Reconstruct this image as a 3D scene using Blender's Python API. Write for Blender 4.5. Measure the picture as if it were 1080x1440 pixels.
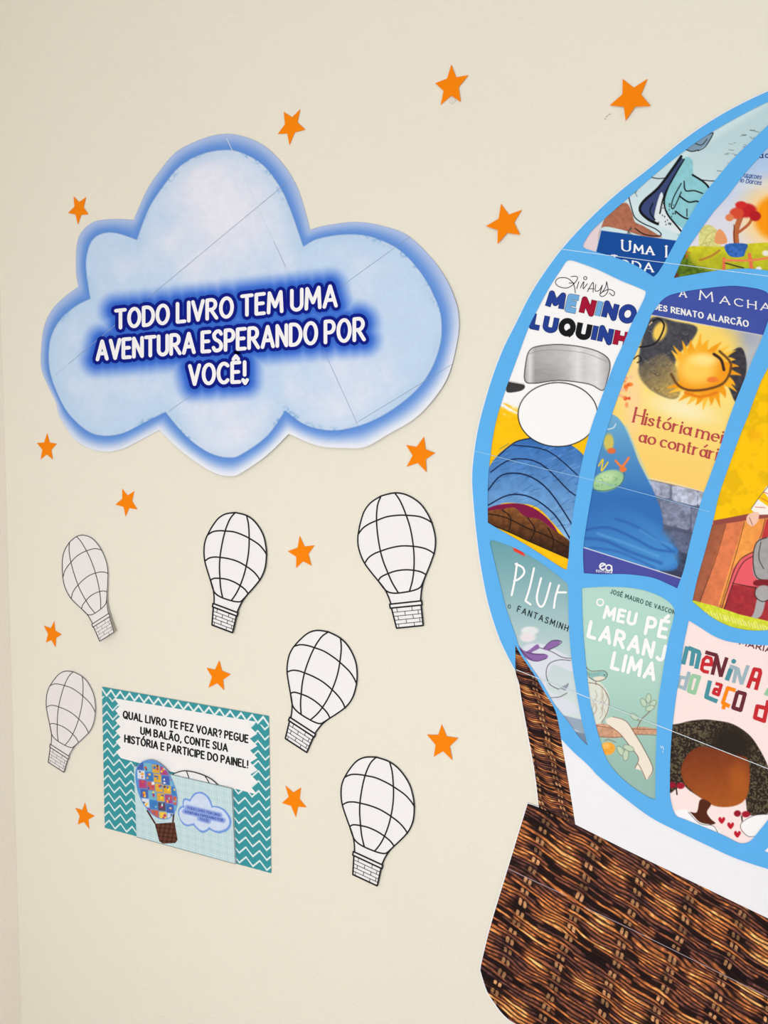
import bpy, math, random
import numpy as np
from mathutils import Vector, Matrix
from mathutils.geometry import delaunay_2d_cdt

for o in list(bpy.data.objects): bpy.data.objects.remove(o)
S = bpy.context.scene
COL = S.collection
R = math.radians
# ------------------------------------------------------------ camera
FPX, YAW, PITCH, DIST, CZ = 1200.0, 26.5, -3.35, 0.95, 1.5
cam = bpy.data.cameras.new('camera'); camo = bpy.data.objects.new('camera', cam); COL.objects.link(camo)
cam.sensor_fit = 'VERTICAL'; cam.sensor_height = 36; cam.lens = FPX/1440*36
cam.clip_start = 0.01
camo.location = (0, -DIST, CZ); camo.rotation_euler = (R(90+PITCH), 0, R(YAW))
S.camera = camo
# ------------------------------------------------------------ light, exposure
S.view_settings.view_transform = 'Standard'; S.view_settings.look = 'None'
S.view_settings.gamma = 1; S.view_settings.use_curve_mapping = False
S.view_settings.exposure = 0.0
w = bpy.data.worlds.new('room_air'); S.world = w; w.use_nodes = True
w.node_tree.nodes['Background'].inputs[0].default_value = (1.0, 0.985, 0.975, 1)
def area(name, loc, target, size, power, color=(1,1,1)):
    l = bpy.data.lights.new(name, 'AREA'); l.shape = 'RECTANGLE'; l.size, l.size_y = size
    l.energy = power; l.color = color
    o = bpy.data.objects.new(name, l); COL.objects.link(o); o.location = loc
    o.rotation_euler = (Vector(target)-Vector(loc)).to_track_quat('-Z', 'Y').to_euler()
    return o
LW, LC, LR, LD = 0.235, 9.0, 19.5, 13.5
w.node_tree.nodes['Background'].inputs[1].default_value = LW
area('ceiling_lamp_light', (0.15, -2.1, 2.75), (-0.3, 0, 1.4), (0.3, 0.2), LC, (1.0, 0.99, 0.975))
area('front_fill_light', (-0.45, -1.9, 1.05), (-0.45, 0, 1.25), (0.7, 0.8), LR, (1.0, 0.99, 0.985))  # added soft fill from an unseen source, sets the brightness falloff on the wall
area('left_wall_fill_light', (2.1, -1.1, 1.2), (-1.1, -0.1, 1.3), (0.9, 1.4), LD, (1.0, 0.985, 0.97))  # added fill from out of view, put in to brighten the left wall
# ------------------------------------------------------------ pixel of the photo -> point on the wall (h metres in front of it)
rotm = np.array(camo.rotation_euler.to_matrix())
def W(x, y, h=0.0):
    x = np.asarray(x, float); y = np.asarray(y, float)
    d = np.stack([(x-540)/FPX, -(y-720)/FPX, -np.ones_like(x)], -1) @ rotm.T
    t = (DIST - h)/d[..., 1]
    return d*np.asarray(t)[..., None] + np.array([0, -DIST, CZ])
def inv(p):                                   # wall point -> photo pixel
    q = (np.asarray(p, float) - np.array([0, -DIST, CZ])) @ rotm
    return np.stack([540 + FPX*q[..., 0]/-q[..., 2], 720 - FPX*q[..., 1]/-q[..., 2]], -1)
# ------------------------------------------------------------ colours and materials
GAIN = 0.91
def lin(c):
    c = np.clip(np.asarray(c, float)/255, 0, 1)
    return np.where(c <= 0.04045, c/12.92, ((c+0.055)/1.055)**2.4)
def alb(c): return np.minimum(lin(c)*GAIN, 0.93)
MATS = {}
def mat(c, rough=0.6, spec=0.07, name='print_ink'):
    key = (tuple(c), rough, spec)
    if key in MATS: return MATS[key]
    m = bpy.data.materials.new(name); m.use_nodes = True; nt = m.node_tree
    b = nt.nodes['Principled BSDF']; b.inputs['Roughness'].default_value = rough
    b.inputs['Specular IOR Level'].default_value = spec
    a = alb(c)
    tc = nt.nodes.new('ShaderNodeTexCoord'); no = nt.nodes.new('ShaderNodeTexNoise')
    no.inputs['Scale'].default_value = 60; no.inputs['Detail'].default_value = 4
    mx = nt.nodes.new('ShaderNodeMix'); mx.data_type = 'RGBA'
    mx.inputs[6].default_value = (*(a*0.965), 1); mx.inputs[7].default_value = (*np.minimum(a*1.035, .95), 1)
    nt.links.new(tc.outputs['Object'], no.inputs['Vector'])
    nt.links.new(no.outputs[0], mx.inputs[0]); nt.links.new(mx.outputs[2], b.inputs['Base Color'])
    MATS[key] = m; return m
def vmat(name, rough=0.6, spec=0.07):
    m = bpy.data.materials.new(name); m.use_nodes = True; nt = m.node_tree
    b = nt.nodes['Principled BSDF']; b.inputs['Roughness'].default_value = rough
    b.inputs['Specular IOR Level'].default_value = spec
    at = nt.nodes.new('ShaderNodeAttribute'); at.attribute_name = 'ink'
    nt.links.new(at.outputs['Color'], b.inputs['Base Color']); return m
PRINT = vmat('colour_print_on_paper')
# ------------------------------------------------------------ objects
def thing(name, label, cat, px, h=0.0, group=None):
    o = bpy.data.objects.new(name, None); COL.objects.link(o); o.empty_display_size = 0.02
    o.location = W(px[0], px[1], h); o['label'] = label; o['category'] = cat
    if group: o['group'] = group
    return o
def tag(o, label, cat, group=None):
    o['label'] = label; o['category'] = cat
    if group: o['group'] = group
def root_of(p):
    v = np.zeros(3)
    while p is not None: v = v + np.array(p.location); p = p.parent
    return v
def link(name, V, F, mats, parent=None, fm=None, loc=None):
    me = bpy.data.meshes.new(name)
    base = root_of(parent)
    if loc is not None: base = base + np.asarray(loc)
    me.from_pydata((np.asarray(V)-base).tolist(), [], F)
    for m in (mats if isinstance(mats, list) else [mats]): me.materials.append(m)
    if fm is not None: me.polygons.foreach_set('material_index', fm)
    me.update()
    o = bpy.data.objects.new(name, me); COL.objects.link(o)
    if parent is not None: o.parent = parent
    if loc is not None: o.location = loc
    return o
def smooth(pts, closed=False, n=5):
    p = np.array(pts, float); N = len(p)
    if N < 3: return p
    out = []
    rng = range(N if closed else N-1)
    for i in rng:
        if closed: a, b, c, d = p[(i-1) % N], p[i], p[(i+1) % N], p[(i+2) % N]
        else: a, b, c, d = p[max(i-1, 0)], p[i], p[i+1], p[min(i+2, N-1)]
        for k in range(n):
            t = k/n
            out.append(0.5*((2*b)+(-a+c)*t+(2*a-5*b+4*c-d)*t*t+(-a+3*b-3*c+d)*t**3))
    if not closed: out.append(p[-1])
    return np.array(out)
def outline(*segs, n=4):                       # smooth curves meeting at corners
    out = []
    for s in segs:
        q = smooth(s, False, n)
        if out and np.hypot(*(q[0]-out[-1])) < 0.6: q = q[1:]
        out += list(q)
    if np.hypot(*(out[0]-out[-1])) < 0.6: out = out[:-1]
    return np.array(out)
def cdt(polys, otype=1):                       # 1: union of the polygons; 2: the first polygon minus the others
    vs, fs = [], []
    for p in polys:
        b = len(vs); n = len(p); p = np.asarray(p, float)
        if np.sum(p[:, 0]*np.roll(p[:, 1], -1)-np.roll(p[:, 0], -1)*p[:, 1]) < 0: p = p[::-1]
        vs += [Vector((float(x), float(y))) for x, y in p]
        fs.append(list(range(b, b+n)))
    r = delaunay_2d_cdt(vs, [], fs, 0, 1e-5)
    if otype == 1: F = [list(f) for f, o in zip(r[2], r[5]) if len(o)]
    else: F = [list(f) for f, o in zip(r[2], r[5]) if list(o) == [0]]
    return np.array([[v.x, v.y] for v in r[0]]), F
def orient(P, F):                              # faces look away from the wall
    out = []
    for f in F:
        a = 0
        for i in range(len(f)):
            x0, y0 = P[f[i]]; x1, y1 = P[f[(i+1) % len(f)]]; a += x0*y1-x1*y0
        out.append(f[::-1] if a > 0 else f)
    return out
def hval(h, P): return h(P[:, 0], P[:, 1]) if callable(h) else np.full(len(P), float(h))
def flat(name, polys, c, h, parent=None, otype=1, rough=0.6, spec=0.07):   # a printed shape: union of polygons
    P, F = cdt(polys, otype); F = orient(P, F)
    return link(name, W(P[:, 0], P[:, 1], hval(h, P)), F, mat(c, rough, spec), parent)
def slab(name, poly, c, h, parent=None, thick=0.00035, holes=(), rough=0.6, loc=None):
    P, F = cdt([poly]+list(holes), 2 if holes else 1); F = orient(P, F)
    H = hval(h, P); A = W(P[:, 0], P[:, 1], H); B = A + np.array([0, thick, 0]); n = len(P)
    F2 = list(F) + [[i+n for i in f[::-1]] for f in F]
    cnt = {}
    for f in F:
        for i in range(len(f)):
            e = (f[i], f[(i+1) % len(f)]); cnt[e] = 1
    for (a, b) in list(cnt):
        if (b, a) not in cnt: F2.append([b, a, a+n, b+n])
    return link(name, np.vstack([A, B]), F2, mat(c, rough), parent, loc=loc)
# ------------------------------------------------------------ a painter of printed pictures (colour stored per point of a fine mesh)
def sdf(X, Y, poly):                           # + inside
    d2 = np.full(X.shape, 1e12); ins = np.zeros(X.shape, bool); n = len(poly)
    for i in range(n):
        x0, y0 = poly[i]; x1, y1 = poly[(i+1) % n]
        ex, ey = x1-x0, y1-y0; L = ex*ex+ey*ey
        if L < 1e-12: continue
        px, py = X-x0, Y-y0
        t = np.clip((px*ex+py*ey)/L, 0, 1)
        d2 = np.minimum(d2, (px-t*ex)**2+(py-t*ey)**2)
        if y0 != y1:
            ins ^= ((y0 > Y) != (y1 > Y)) & (X < ex*(Y-y0)/(ey)+x0)
    return np.where(ins, 1, -1)*np.sqrt(d2)
def dseg(X, Y, pts):
    d2 = np.full(X.shape, 1e12)
    for i in range(len(pts)-1):
        x0, y0 = pts[i]; x1, y1 = pts[i+1]; ex, ey = x1-x0, y1-y0; L = ex*ex+ey*ey+1e-9
        px, py = X-x0, Y-y0; t = np.clip((px*ex+py*ey)/L, 0, 1)
        d2 = np.minimum(d2, (px-t*ex)**2+(py-t*ey)**2)
    return np.sqrt(d2)
_rs = np.random.RandomState(7); _TB = _rs.rand(256, 256)
def vnoise(X, Y):
    xi = np.floor(X).astype(int); yi = np.floor(Y).astype(int); fx = X-xi; fy = Y-yi
    fx = fx*fx*(3-2*fx); fy = fy*fy*(3-2*fy); g = lambda a, b: _TB[a % 256, b % 256]
    return (g(xi, yi)*(1-fx)+g(xi+1, yi)*fx)*(1-fy)+(g(xi, yi+1)*(1-fx)+g(xi+1, yi+1)*fx)*fy
def fbm(X, Y, o=4):
    s = 0; a = 0.5; t = 0
    for k in range(o): s = s+a*vnoise(X*2**k+17*k, Y*2**k+31*k); t += a; a *= 0.5
    return s/t
def sst(a, b, x): t = np.clip((x-a)/(b-a), 0, 1); return t*t*(3-2*t)
class Canvas:
    def __init__(s, poly, res=1.0, pad=2, bg=(255, 255, 255)):
        s.poly = np.array(poly, float); x0, y0 = s.poly.min(0)-pad; x1, y1 = s.poly.max(0)+pad
        nx = int((x1-x0)/res)+1; ny = int((y1-y0)/res)+1
        s.x0, s.y0, s.res = x0, y0, res
        s.X, s.Y = np.meshgrid(x0+np.arange(nx)*res, y0+np.arange(ny)*res)
        s.C = np.ones(s.X.shape+(3,))*np.array(bg, float)
        s.sd = None
    def win(s, x0, y0, x1, y1):
        i0 = max(int((x0-s.x0)/s.res)-1, 0); i1 = max(int((x1-s.x0)/s.res)+2, 0)
        j0 = max(int((y0-s.y0)/s.res)-1, 0); j1 = max(int((y1-s.y0)/s.res)+2, 0)
        return (slice(j0, j1), slice(i0, i1))
    def blend(s, w_, a, col):
        s.C[w_] = s.C[w_]*(1-a[..., None])+np.asarray(col, float)*a[..., None]
    def fill(s, poly, col, soft=0.6, alpha=1.0, sm=True, tex=0, tscale=6):
        p = smooth(poly, True, 4) if sm else np.array(poly, float)
        w_ = s.win(*(p.min(0)-soft-1), *(p.max(0)+soft+1)); X, Y = s.X[w_], s.Y[w_]
        if X.size == 0: return
        a = sst(-soft, soft, sdf(X, Y, p))*alpha
        if tex: col = np.asarray(col, float)*(1+tex*(fbm(X/tscale, Y/tscale)[..., None]-.5)*2)
        s.blend(w_, a, col)
    def grad(s, poly, c0, c1, p0, p1, soft=0.6, sm=True, tex=0, tscale=6, alpha=1):
        p = smooth(poly, True, 4) if sm else np.array(poly, float)
        w_ = s.win(*(p.min(0)-soft-1), *(p.max(0)+soft+1)); X, Y = s.X[w_], s.Y[w_]
        if X.size == 0: return
        dx, dy = p1[0]-p0[0], p1[1]-p0[1]
        t = np.clip(((X-p0[0])*dx+(Y-p0[1])*dy)/(dx*dx+dy*dy), 0, 1)[..., None]
        col = np.array(c0, float)*(1-t)+np.array(c1, float)*t
        if tex: col = col*(1+tex*(fbm(X/tscale, Y/tscale)[..., None]-.5)*2)
        s.blend(w_, sst(-soft, soft, sdf(X, Y, p))*alpha, col)
    def line(s, pts, wd, col, soft=0.5, alpha=1, sm=True):
        p = smooth(pts, False, 4) if sm else np.array(pts, float)
        w_ = s.win(*(p.min(0)-wd-2), *(p.max(0)+wd+2)); X, Y = s.X[w_], s.Y[w_]
        if X.size == 0: return
        s.blend(w_, sst(wd/2+soft, wd/2-soft, dseg(X, Y, p))*alpha, col)
    def blob(s, cx, cy, rx, ry, col, soft=0.3, alpha=1, rot=0):
        r = max(rx, ry)*(1+soft)+2; w_ = s.win(cx-r, cy-r, cx+r, cy+r); X, Y = s.X[w_]-cx, s.Y[w_]-cy
        if X.size == 0: return
        c, q = math.cos(rot), math.sin(rot); d = np.hypot((X*c+Y*q)/rx, (-X*q+Y*c)/ry)
        s.blend(w_, sst(1+soft, 1-soft, d)*alpha, col)
    def mul(s, f): s.C *= (f if np.ndim(f) == 3 else np.asarray(f)[..., None])
    def build(s, name, h, parent=None, halfs=(), skirt=0.0003, material=None, kind=None):
        sd = s.sd if s.sd is not None else sdf(s.X, s.Y, s.poly)
        s.sd = sd
        for (x0, y0, x1, y1) in halfs:         # keep the side to the left of the directed line (screen)
            L = math.hypot(x1-x0, y1-y0)
            sd = np.minimum(sd, ((x1-x0)*(s.Y-y0)-(y1-y0)*(s.X-x0))/L)
        ins = sd > 0
        cell = ins[:-1, :-1] | ins[1:, :-1] | ins[:-1, 1:] | ins[1:, 1:]
        if not cell.any(): return None
        gy, gx = np.gradient(sd, s.res); g2 = np.maximum(gx*gx+gy*gy, 0.2)
        mv = np.where(ins, 0, -sd)/g2; mv = np.clip(mv, 0, 2*s.res)
        PX, PY = s.X+gx*mv, s.Y+gy*mv
        used = np.zeros(sd.shape, bool)
        used[:-1, :-1] |= cell; used[1:, :-1] |= cell; used[:-1, 1:] |= cell; used[1:, 1:] |= cell
        idx = -np.ones(sd.shape, int); idx[used] = np.arange(used.sum())
        px, py = PX[used], PY[used]; P = np.stack([px, py], -1); V = W(px, py, hval(h, P))
        j, i = np.nonzero(cell)
        Q = np.stack([idx[j, i], idx[j+1, i], idx[j+1, i+1], idx[j, i+1]], -1)
        C = s.C[used]
        if skirt:
            E = np.concatenate([Q[:, [0, 1]], Q[:, [1, 2]], Q[:, [2, 3]], Q[:, [3, 0]]])
            N = int(Q.max())+2; key = E[:, 0]*N+E[:, 1]; rk = E[:, 1]*N+E[:, 0]
            bd = E[~np.isin(key, rk)]
            bv = np.unique(bd); mp = {int(v): len(V)+k for k, v in enumerate(bv)}
            V = np.vstack([V, V[bv]+np.array([0, skirt, 0])]); C = np.vstack([C, np.clip(C[bv]*.3+170, 0, 255)])
            Q = np.vstack([Q, np.array([[b, a, mp[int(a)], mp[int(b)]] for a, b in bd])])
        V = V-root_of(parent)
        me = bpy.data.meshes.new(name); me.vertices.add(len(V)); me.vertices.foreach_set('co', V.astype(np.float32).ravel())
        me.loops.add(Q.size); me.loops.foreach_set('vertex_index', Q.astype(np.int32).ravel())
        me.polygons.add(len(Q)); me.polygons.foreach_set('loop_start', np.arange(0, Q.size, 4, dtype=np.int32))
        me.update(calc_edges=True); me.validate()
        at = me.color_attributes.new('ink', 'FLOAT_COLOR', 'POINT')
        rgba = np.ones((len(V), 4), np.float32); rgba[:, :3] = alb(C)
        at.data.foreach_set('color', rgba.ravel())
        me.materials.append(material or PRINT)
        o = bpy.data.objects.new(name, me); COL.objects.link(o)
        if parent is not None: o.parent = parent
        return o
# ------------------------------------------------------------ stroke lettering
def arc(cx, cy, rx, ry, a0, a1, n=14):
    return [(cx+rx*math.cos(R(a0+(a1-a0)*k/n)), cy+ry*math.sin(R(a0+(a1-a0)*k/n))) for k in range(n+1)]
def sm_(p): return [tuple(q) for q in smooth(p, False, 4)]
G = {
'A': (.6, [[(0, 0), (.3, 1), (.6, 0)], [(.11, .32), (.49, .32)]]),
'B': (.52, [[(0, 0), (0, 1), (.24, 1)]+arc(.24, .77, .22, .23, 90, -90)+[(0, .54)], [(.24, .54)]+arc(.24, .27, .27, .27, 90, -90)+[(0, 0)]]),
'C': (.54, [arc(.32, .5, .32, .5, 48, 312)]),
'D': (.56, [[(0, 0), (0, 1), (.18, 1)]+arc(.18, .5, .38, .5, 90, -90)+[(0, 0)]]),
'E': (.42, [[(.42, 1), (0, 1), (0, 0), (.42, 0)], [(0, .52), (.36, .52)]]),
'F': (.42, [[(.42, 1), (0, 1), (0, 0)], [(0, .52), (.36, .52)]]),
'G': (.6, [arc(.32, .5, .32, .5, 48, 330)+[(.6, .45), (.36, .45)]]),
'H': (.52, [[(0, 0), (0, 1)], [(.52, 0), (.52, 1)], [(0, .5), (.52, .5)]]),
'I': (.0, [[(0, 0), (0, 1)]]),
'J': (.4, [[(.38, 1), (.38, .28)]+arc(.19, .25, .19, .25, 0, -140)]),
'L': (.4, [[(0, 1), (0, 0), (.4, 0)]]),
'M': (.7, [[(0, 0), (.05, 1), (.35, .28), (.65, 1), (.7, 0)]]),
'N': (.5, [[(0, 0), (0, 1), (.5, 0), (.5, 1)]]),
'O': (.62, [arc(.31, .5, .31, .5, 0, 360, 22)]),
'P': (.46, [[(0, 0), (0, 1), (.22, 1)]+arc(.22, .73, .24, .27, 90, -90)+[(0, .46)]]),
'Q': (.62, [arc(.31, .5, .31, .5, 0, 360, 22), [(.36, .24), (.6, -.05)]]),
'R': (.52, [[(0, 0), (0, 1), (.22, 1)]+arc(.22, .74, .24, .26, 90, -90)+[(0, .48)], [(.2, .48), (.52, 0)]]),
'S': (.46, [sm_([(.44, .84), (.34, .98), (.18, .98), (.03, .82), (.1, .6), (.3, .48), (.44, .3), (.4, .08), (.22, 0), (.08, .03), (0, .16)])]),
'T': (.54, [[(0, 1), (.54, 1)], [(.27, 1), (.27, 0)]]),
'U': (.52, [[(0, 1), (0, .28)]+arc(.26, .28, .26, .28, 180, 360)+[(.52, 1)]]),
'V': (.56, [[(0, 1), (.28, 0), (.56, 1)]]),
'W': (.8, [[(0, 1), (.2, 0), (.4, .8), (.6, 0), (.8, 1)]]),
'Z': (.48, [[(0, 1), (.48, 1), (0, 0), (.48, 0)]]),
'?': (.36, [arc(.18, .76, .18, .22, 170, -60)+[(.2, .45), (.2, .3)], [(.2, .01), (.2, 0)]]),
'!': (.08, [[(.04, 1), (.04, .34)], [(.04, .03), (.04, .02)]]),
',': (.1, [[(.06, .05), (0, -.16)]]), '.': (.05, [[(0, 0), (0, .01)]]),
'a': (.4, [arc(.18, .24, .18, .24, 0, 360, 16), [(.38, .5), (.38, .04), (.44, 0)]]),
'c': (.34, [arc(.2, .25, .2, .25, 50, 310)]),
'd': (.42, [arc(.19, .25, .19, .25, 0, 360, 16), [(.4, 1), (.4, 0)]]),
'e': (.4, [[(.02, .27), (.39, .27)]+arc(.2, .25, .2, .25, 6, 310)]),
'i': (.02, [[(.01, 0), (.01, .5)], [(.01, .72), (.01, .73)]]),
'm': (.7, [[(0, 0), (0, .5)], [(0, .36)]+arc(.17, .33, .17, .17, 170, 0)+[(.34, 0)], [(.34, .36)]+arc(.51, .33, .17, .17, 170, 0)+[(.68, 0)]]),
'n': (.4, [[(0, 0), (0, .5)], [(0, .34)]+arc(.19, .32, .19, .18, 170, 0)+[(.38, 0)]]),
'o': (.42, [arc(.21, .25, .21, .25, 0, 360, 18)]),
'r': (.28, [[(0, 0), (0, .5)], [(0, .32), (.1, .47), (.24, .5)]]),
's': (.3, [sm_([(.27, .42), (.18, .5), (.05, .45), (.05, .33), (.22, .22), (.27, .1), (.14, 0), (0, .07)])]),
't': (.24, [[(.09, .72), (.09, .1)]+arc(.19, .1, .1, .1, 180, 300), [(0, .5), (.22, .5)]]),
'u': (.4, [[(0, .5), (0, .2)]+arc(.18, .19, .18, .19, 180, 360)+[(.36, .5)], [(.36, .5), (.36, 0)]]),
'-': (.24, [[(0, .4), (.24, .4)]]),
}
def acc(base, mark):
    w_, st = G[base]; up = 1.0 if base.isupper() else .5; c = w_/2; t = up+.2
    mk = {'^': [[(c-.14, t-.02), (c, t+.14), (c+.14, t-.02)]], "'": [[(c-.02, t-.02), (c+.12, t+.16)]],
          '~': [sm_([(c-.2, t), (c-.08, t+.1), (c+.08, t), (c+.2, t+.1)])],
          ',': [[(c+.02, -.02), (c+.02, -.14), (c-.1, -.2)]]}[mark]
    return (w_, st+mk)
for ch, b, m in (('Ê', 'E', '^'), ('É', 'E', "'"), ('Ã', 'A', '~'), ('Ó', 'O', "'"), ('Õ', 'O', '~'), ('Ô', 'O', '^'), ('Ç', 'C', ','), ('ó', 'o', "'"), ('á', 'a', "'")):
    G[ch] = acc(b, m)
def text_strokes(s, p0, p1, h0, h1=None, gap=.2, space=.36, slant=0.0, up=None):
    """skeleton strokes in photo pixels; baseline p0-p1; cap height h0..h1. returns [(char, [stroke,...])]"""
    h1 = h0 if h1 is None else h1; x = 0; items = []
    for k, ch in enumerate(s):
        if ch == ' ': x += space; continue
        w_, st = G[ch]
        items.append((ch, x, st)); x += w_+gap
    tot = max(x-gap, .01); out = []
    p0 = np.array(p0, float); p1 = np.array(p1, float); d = p1-p0
    # widths grow with the letter height along the line
    def f(u): u = u/tot; k = h1/h0; return u if abs(k-1) < 1e-3 else (u+(k-1)*u*u/2)/(1+(k-1)/2)
    upv = np.array(up if up is not None else (0, -1), float)
    for ch, x, st in items:
        ss = []
        for q in st:
            pp = []
            for (a, b) in q:
                t = f(x+a); hh = h0+(h1-h0)*t
                pp.append(p0+d*t+upv*hh*b+np.array([slant*hh*b, 0]))
            ss.append(np.array(pp))
        out.append((ch, ss))
    return out
def capsule(a, b, r0, r1=None, n=5):
    r1 = r0 if r1 is None else r1
    a = np.asarray(a, float); b = np.asarray(b, float); d = b-a; L = np.hypot(*d)
    th = math.atan2(d[1], d[0]) if L > 1e-6 else 0
    P = [b+r1*np.array([math.cos(th-math.pi/2+math.pi*k/n), math.sin(th-math.pi/2+math.pi*k/n)]) for k in range(n+1)]
    P += [a+r0*np.array([math.cos(th+math.pi/2+math.pi*k/n), math.sin(th+math.pi/2+math.pi*k/n)]) for k in range(n+1)]
    return np.array(P)
def stroke_polys(ss, wd, thin=None, n=4, serif=0):
    out = []
    for p in ss:
        p = [np.asarray(v, float) for v in p]
        p = p[:1]+[b for a, b in zip(p[:-1], p[1:]) if np.hypot(*(b-a)) > .02] if len(p) > 2 else p
        if n == 1:                             # square ends, round joints
            for a, b in zip(p[:-1], p[1:]):
                d = (b-a)/(np.hypot(*(b-a))+1e-9)*wd*.12; m = np.array([-d[1], d[0]])/.12*.5
                a_, b_ = a-d, b+d
                out.append(np.array([a_+m, a_-m, b_-m, b_+m]))
            for a in p[1:-1]: out.append(capsule(a, a+.01, wd/2, n=4))
            continue
        for a, b in zip(p[:-1], p[1:]):
            d = b-a; L = np.hypot(*d)+1e-9; w_ = wd if thin is None else thin+(wd-thin)*(abs(d[1])/L)**1.3
            out.append(capsule(a, b, w_/2, n=n))
        if serif:
            for e, q in ((p[0], p[1]), (p[-1], p[-2])):
                d = q-e; L = np.hypot(*d)+1e-9
                if abs(d[1])/L > .8 and L > wd*1.6: out.append(capsule(e-np.array([serif, -serif*.2]), e+np.array([serif, serif*.2]), (thin or wd)/2, n=3))
    return out
def letters(name, items, cols, wd, h, parent, edge=None, ew=1.0, thin=None, serif=0, n=4, kind=None):
    """one mesh of lettering; cols = one colour or one per character; edge = colour of a wider outline behind"""
    Vs, Fs, fm, mats, b = [], [], [], [], 0
    def add(polys, c, hh):
        nonlocal b
        P, F = cdt(polys, 1); F = orient(P, F); V = W(P[:, 0], P[:, 1], hval(hh, P))
        m = mat(c)
        if m not in mats: mats.append(m)
        Vs.append(V); Fs.extend([[i+b for i in f] for f in F]); fm.extend([mats.index(m)]*len(F)); b += len(V)
    hh = h if callable(h) else (lambda x, y, _h=h: np.full(np.shape(x), float(_h)))
    if edge is not None:
        add([q for _, ss in items for q in stroke_polys(ss, wd+2*ew, None, n)], edge, hh)
    ht = (lambda x, y: hh(x, y)+0.00012) if edge is not None else hh
    if isinstance(cols, list):
        for k, (ch, ss) in enumerate(items): add(stroke_polys(ss, wd, thin, n, serif), cols[k], lambda x, y, k=k: ht(x, y)+k*4e-6)
    else: add([q for _, ss in items for q in stroke_polys(ss, wd, thin, n, serif)], cols, ht)
    return link(name, np.vstack(Vs), Fs, mats, parent, fm=fm)
def lines(name, strokes, wd, c, h, parent, n=3):
    return flat(name, stroke_polys([np.array(s, float) for s in strokes], wd, None, n), c, h, parent)

# ============================================================ the room
XC = W(15.5, 800)[0]                            # the corner
def room_mat(name, c, bump=0.55, scale=230, warm=None):
    m = bpy.data.materials.new(name); m.use_nodes = True; nt = m.node_tree; b = nt.nodes['Principled BSDF']
    b.inputs['Roughness'].default_value = .5; b.inputs['Specular IOR Level'].default_value = .25
    tc = nt.nodes.new('ShaderNodeTexCoord')
    n1 = nt.nodes.new('ShaderNodeTexNoise'); n1.inputs['Scale'].default_value = scale; n1.inputs['Detail'].default_value = 5
    n2 = nt.nodes.new('ShaderNodeTexNoise'); n2.inputs['Scale'].default_value = 3; n2.inputs['Detail'].default_value = 3
    n3 = nt.nodes.new('ShaderNodeTexVoronoi'); n3.inputs['Scale'].default_value = 55; n3.inputs['Randomness'].default_value = 1
    r3 = nt.nodes.new('ShaderNodeMapRange'); r3.inputs[1].default_value = 0.0; r3.inputs[2].default_value = 0.16; r3.inputs[3].default_value = 1; r3.inputs[4].default_value = 0
    n4 = nt.nodes.new('ShaderNodeTexNoise'); n4.inputs['Scale'].default_value = 14; n4.inputs['Detail'].default_value = 6
    ad = nt.nodes.new('ShaderNodeMath'); ad.operation = 'MULTIPLY_ADD'; ad.inputs[1].default_value = 0.35
    ad2 = nt.nodes.new('ShaderNodeMath'); ad2.operation = 'MULTIPLY_ADD'; ad2.inputs[1].default_value = 1.2
    bp = nt.nodes.new('ShaderNodeBump'); bp.inputs['Strength'].default_value = bump; bp.inputs['Distance'].default_value = 0.0012
    mx = nt.nodes.new('ShaderNodeMix'); mx.data_type = 'RGBA'; a = alb(c)
    mx.inputs[6].default_value = (*(a*.975), 1); mx.inputs[7].default_value = (*np.minimum(a*1.02, .95), 1)
    L = nt.links.new
    for n in (n1, n2, n3, n4): L(tc.outputs['Object'], n.inputs['Vector'])
    L(n3.outputs['Distance'], r3.inputs[0])
    L(r3.outputs[0], ad.inputs[0]); L(n1.outputs[0], ad.inputs[2])
    L(n4.outputs[0], ad2.inputs[0]); L(ad.outputs[0], ad2.inputs[2])
    L(ad2.outputs[0], bp.inputs['Height']); L(bp.outputs[0], b.inputs['Normal'])
    L(n2.outputs[0], mx.inputs[0]); L(mx.outputs[2], b.inputs['Base Color']); return m
def box(name, lo, hi, m):
    x0, y0, z0 = lo; x1, y1, z1 = hi
    V = [(x0, y0, z0), (x1, y0, z0), (x1, y1, z0), (x0, y1, z0), (x0, y0, z1), (x1, y0, z1), (x1, y1, z1), (x0, y1, z1)]
    F = [[0, 3, 2, 1], [4, 5, 6, 7], [0, 1, 5, 4], [1, 2, 6, 5], [2, 3, 7, 6], [3, 0, 4, 7]]
    o = link(name, V, F, m); o['kind'] = 'structure'; return o
WALLC = (233, 229, 215.5)
wm = room_mat('cream_wall_paint', WALLC)
wall = box('wall_back', (XC-.12, 0, 0), (2.4, .12, 2.9), wm)
lw_ = box('wall_left', (XC-.12, -2.6, 0), (XC, 0, 2.9), room_mat('cream_side_wall_paint', (250, 242, 232)))
qa, qb = W(0.5, 400), W(30.5, 1440)              # the corner is a little out of plumb
for v in lw_.data.vertices:
    if v.co.x > XC-.06: v.co.x = qa[0]+(qb[0]-qa[0])*(v.co.z-qa[2])/(qb[2]-qa[2])
box('floor', (XC-.12, -2.6, -.1), (2.4, .12, 0), room_mat('grey_floor', (190, 184, 174), .1, 40))
box('ceiling', (XC-.12, -2.6, 2.9), (2.4, .12, 3.0), room_mat('white_ceiling', (238, 236, 230), .1))
for k, pts in enumerate([[(852, 165), (855, 162.5)], [(856, 161.2), (859, 160)], [(850.5, 167.5), (852, 167)]]):
    o = flat('scuff_mark', [capsule(pts[0], pts[1], .55)], (165, 158, 146), 0.00006, wall)
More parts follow.
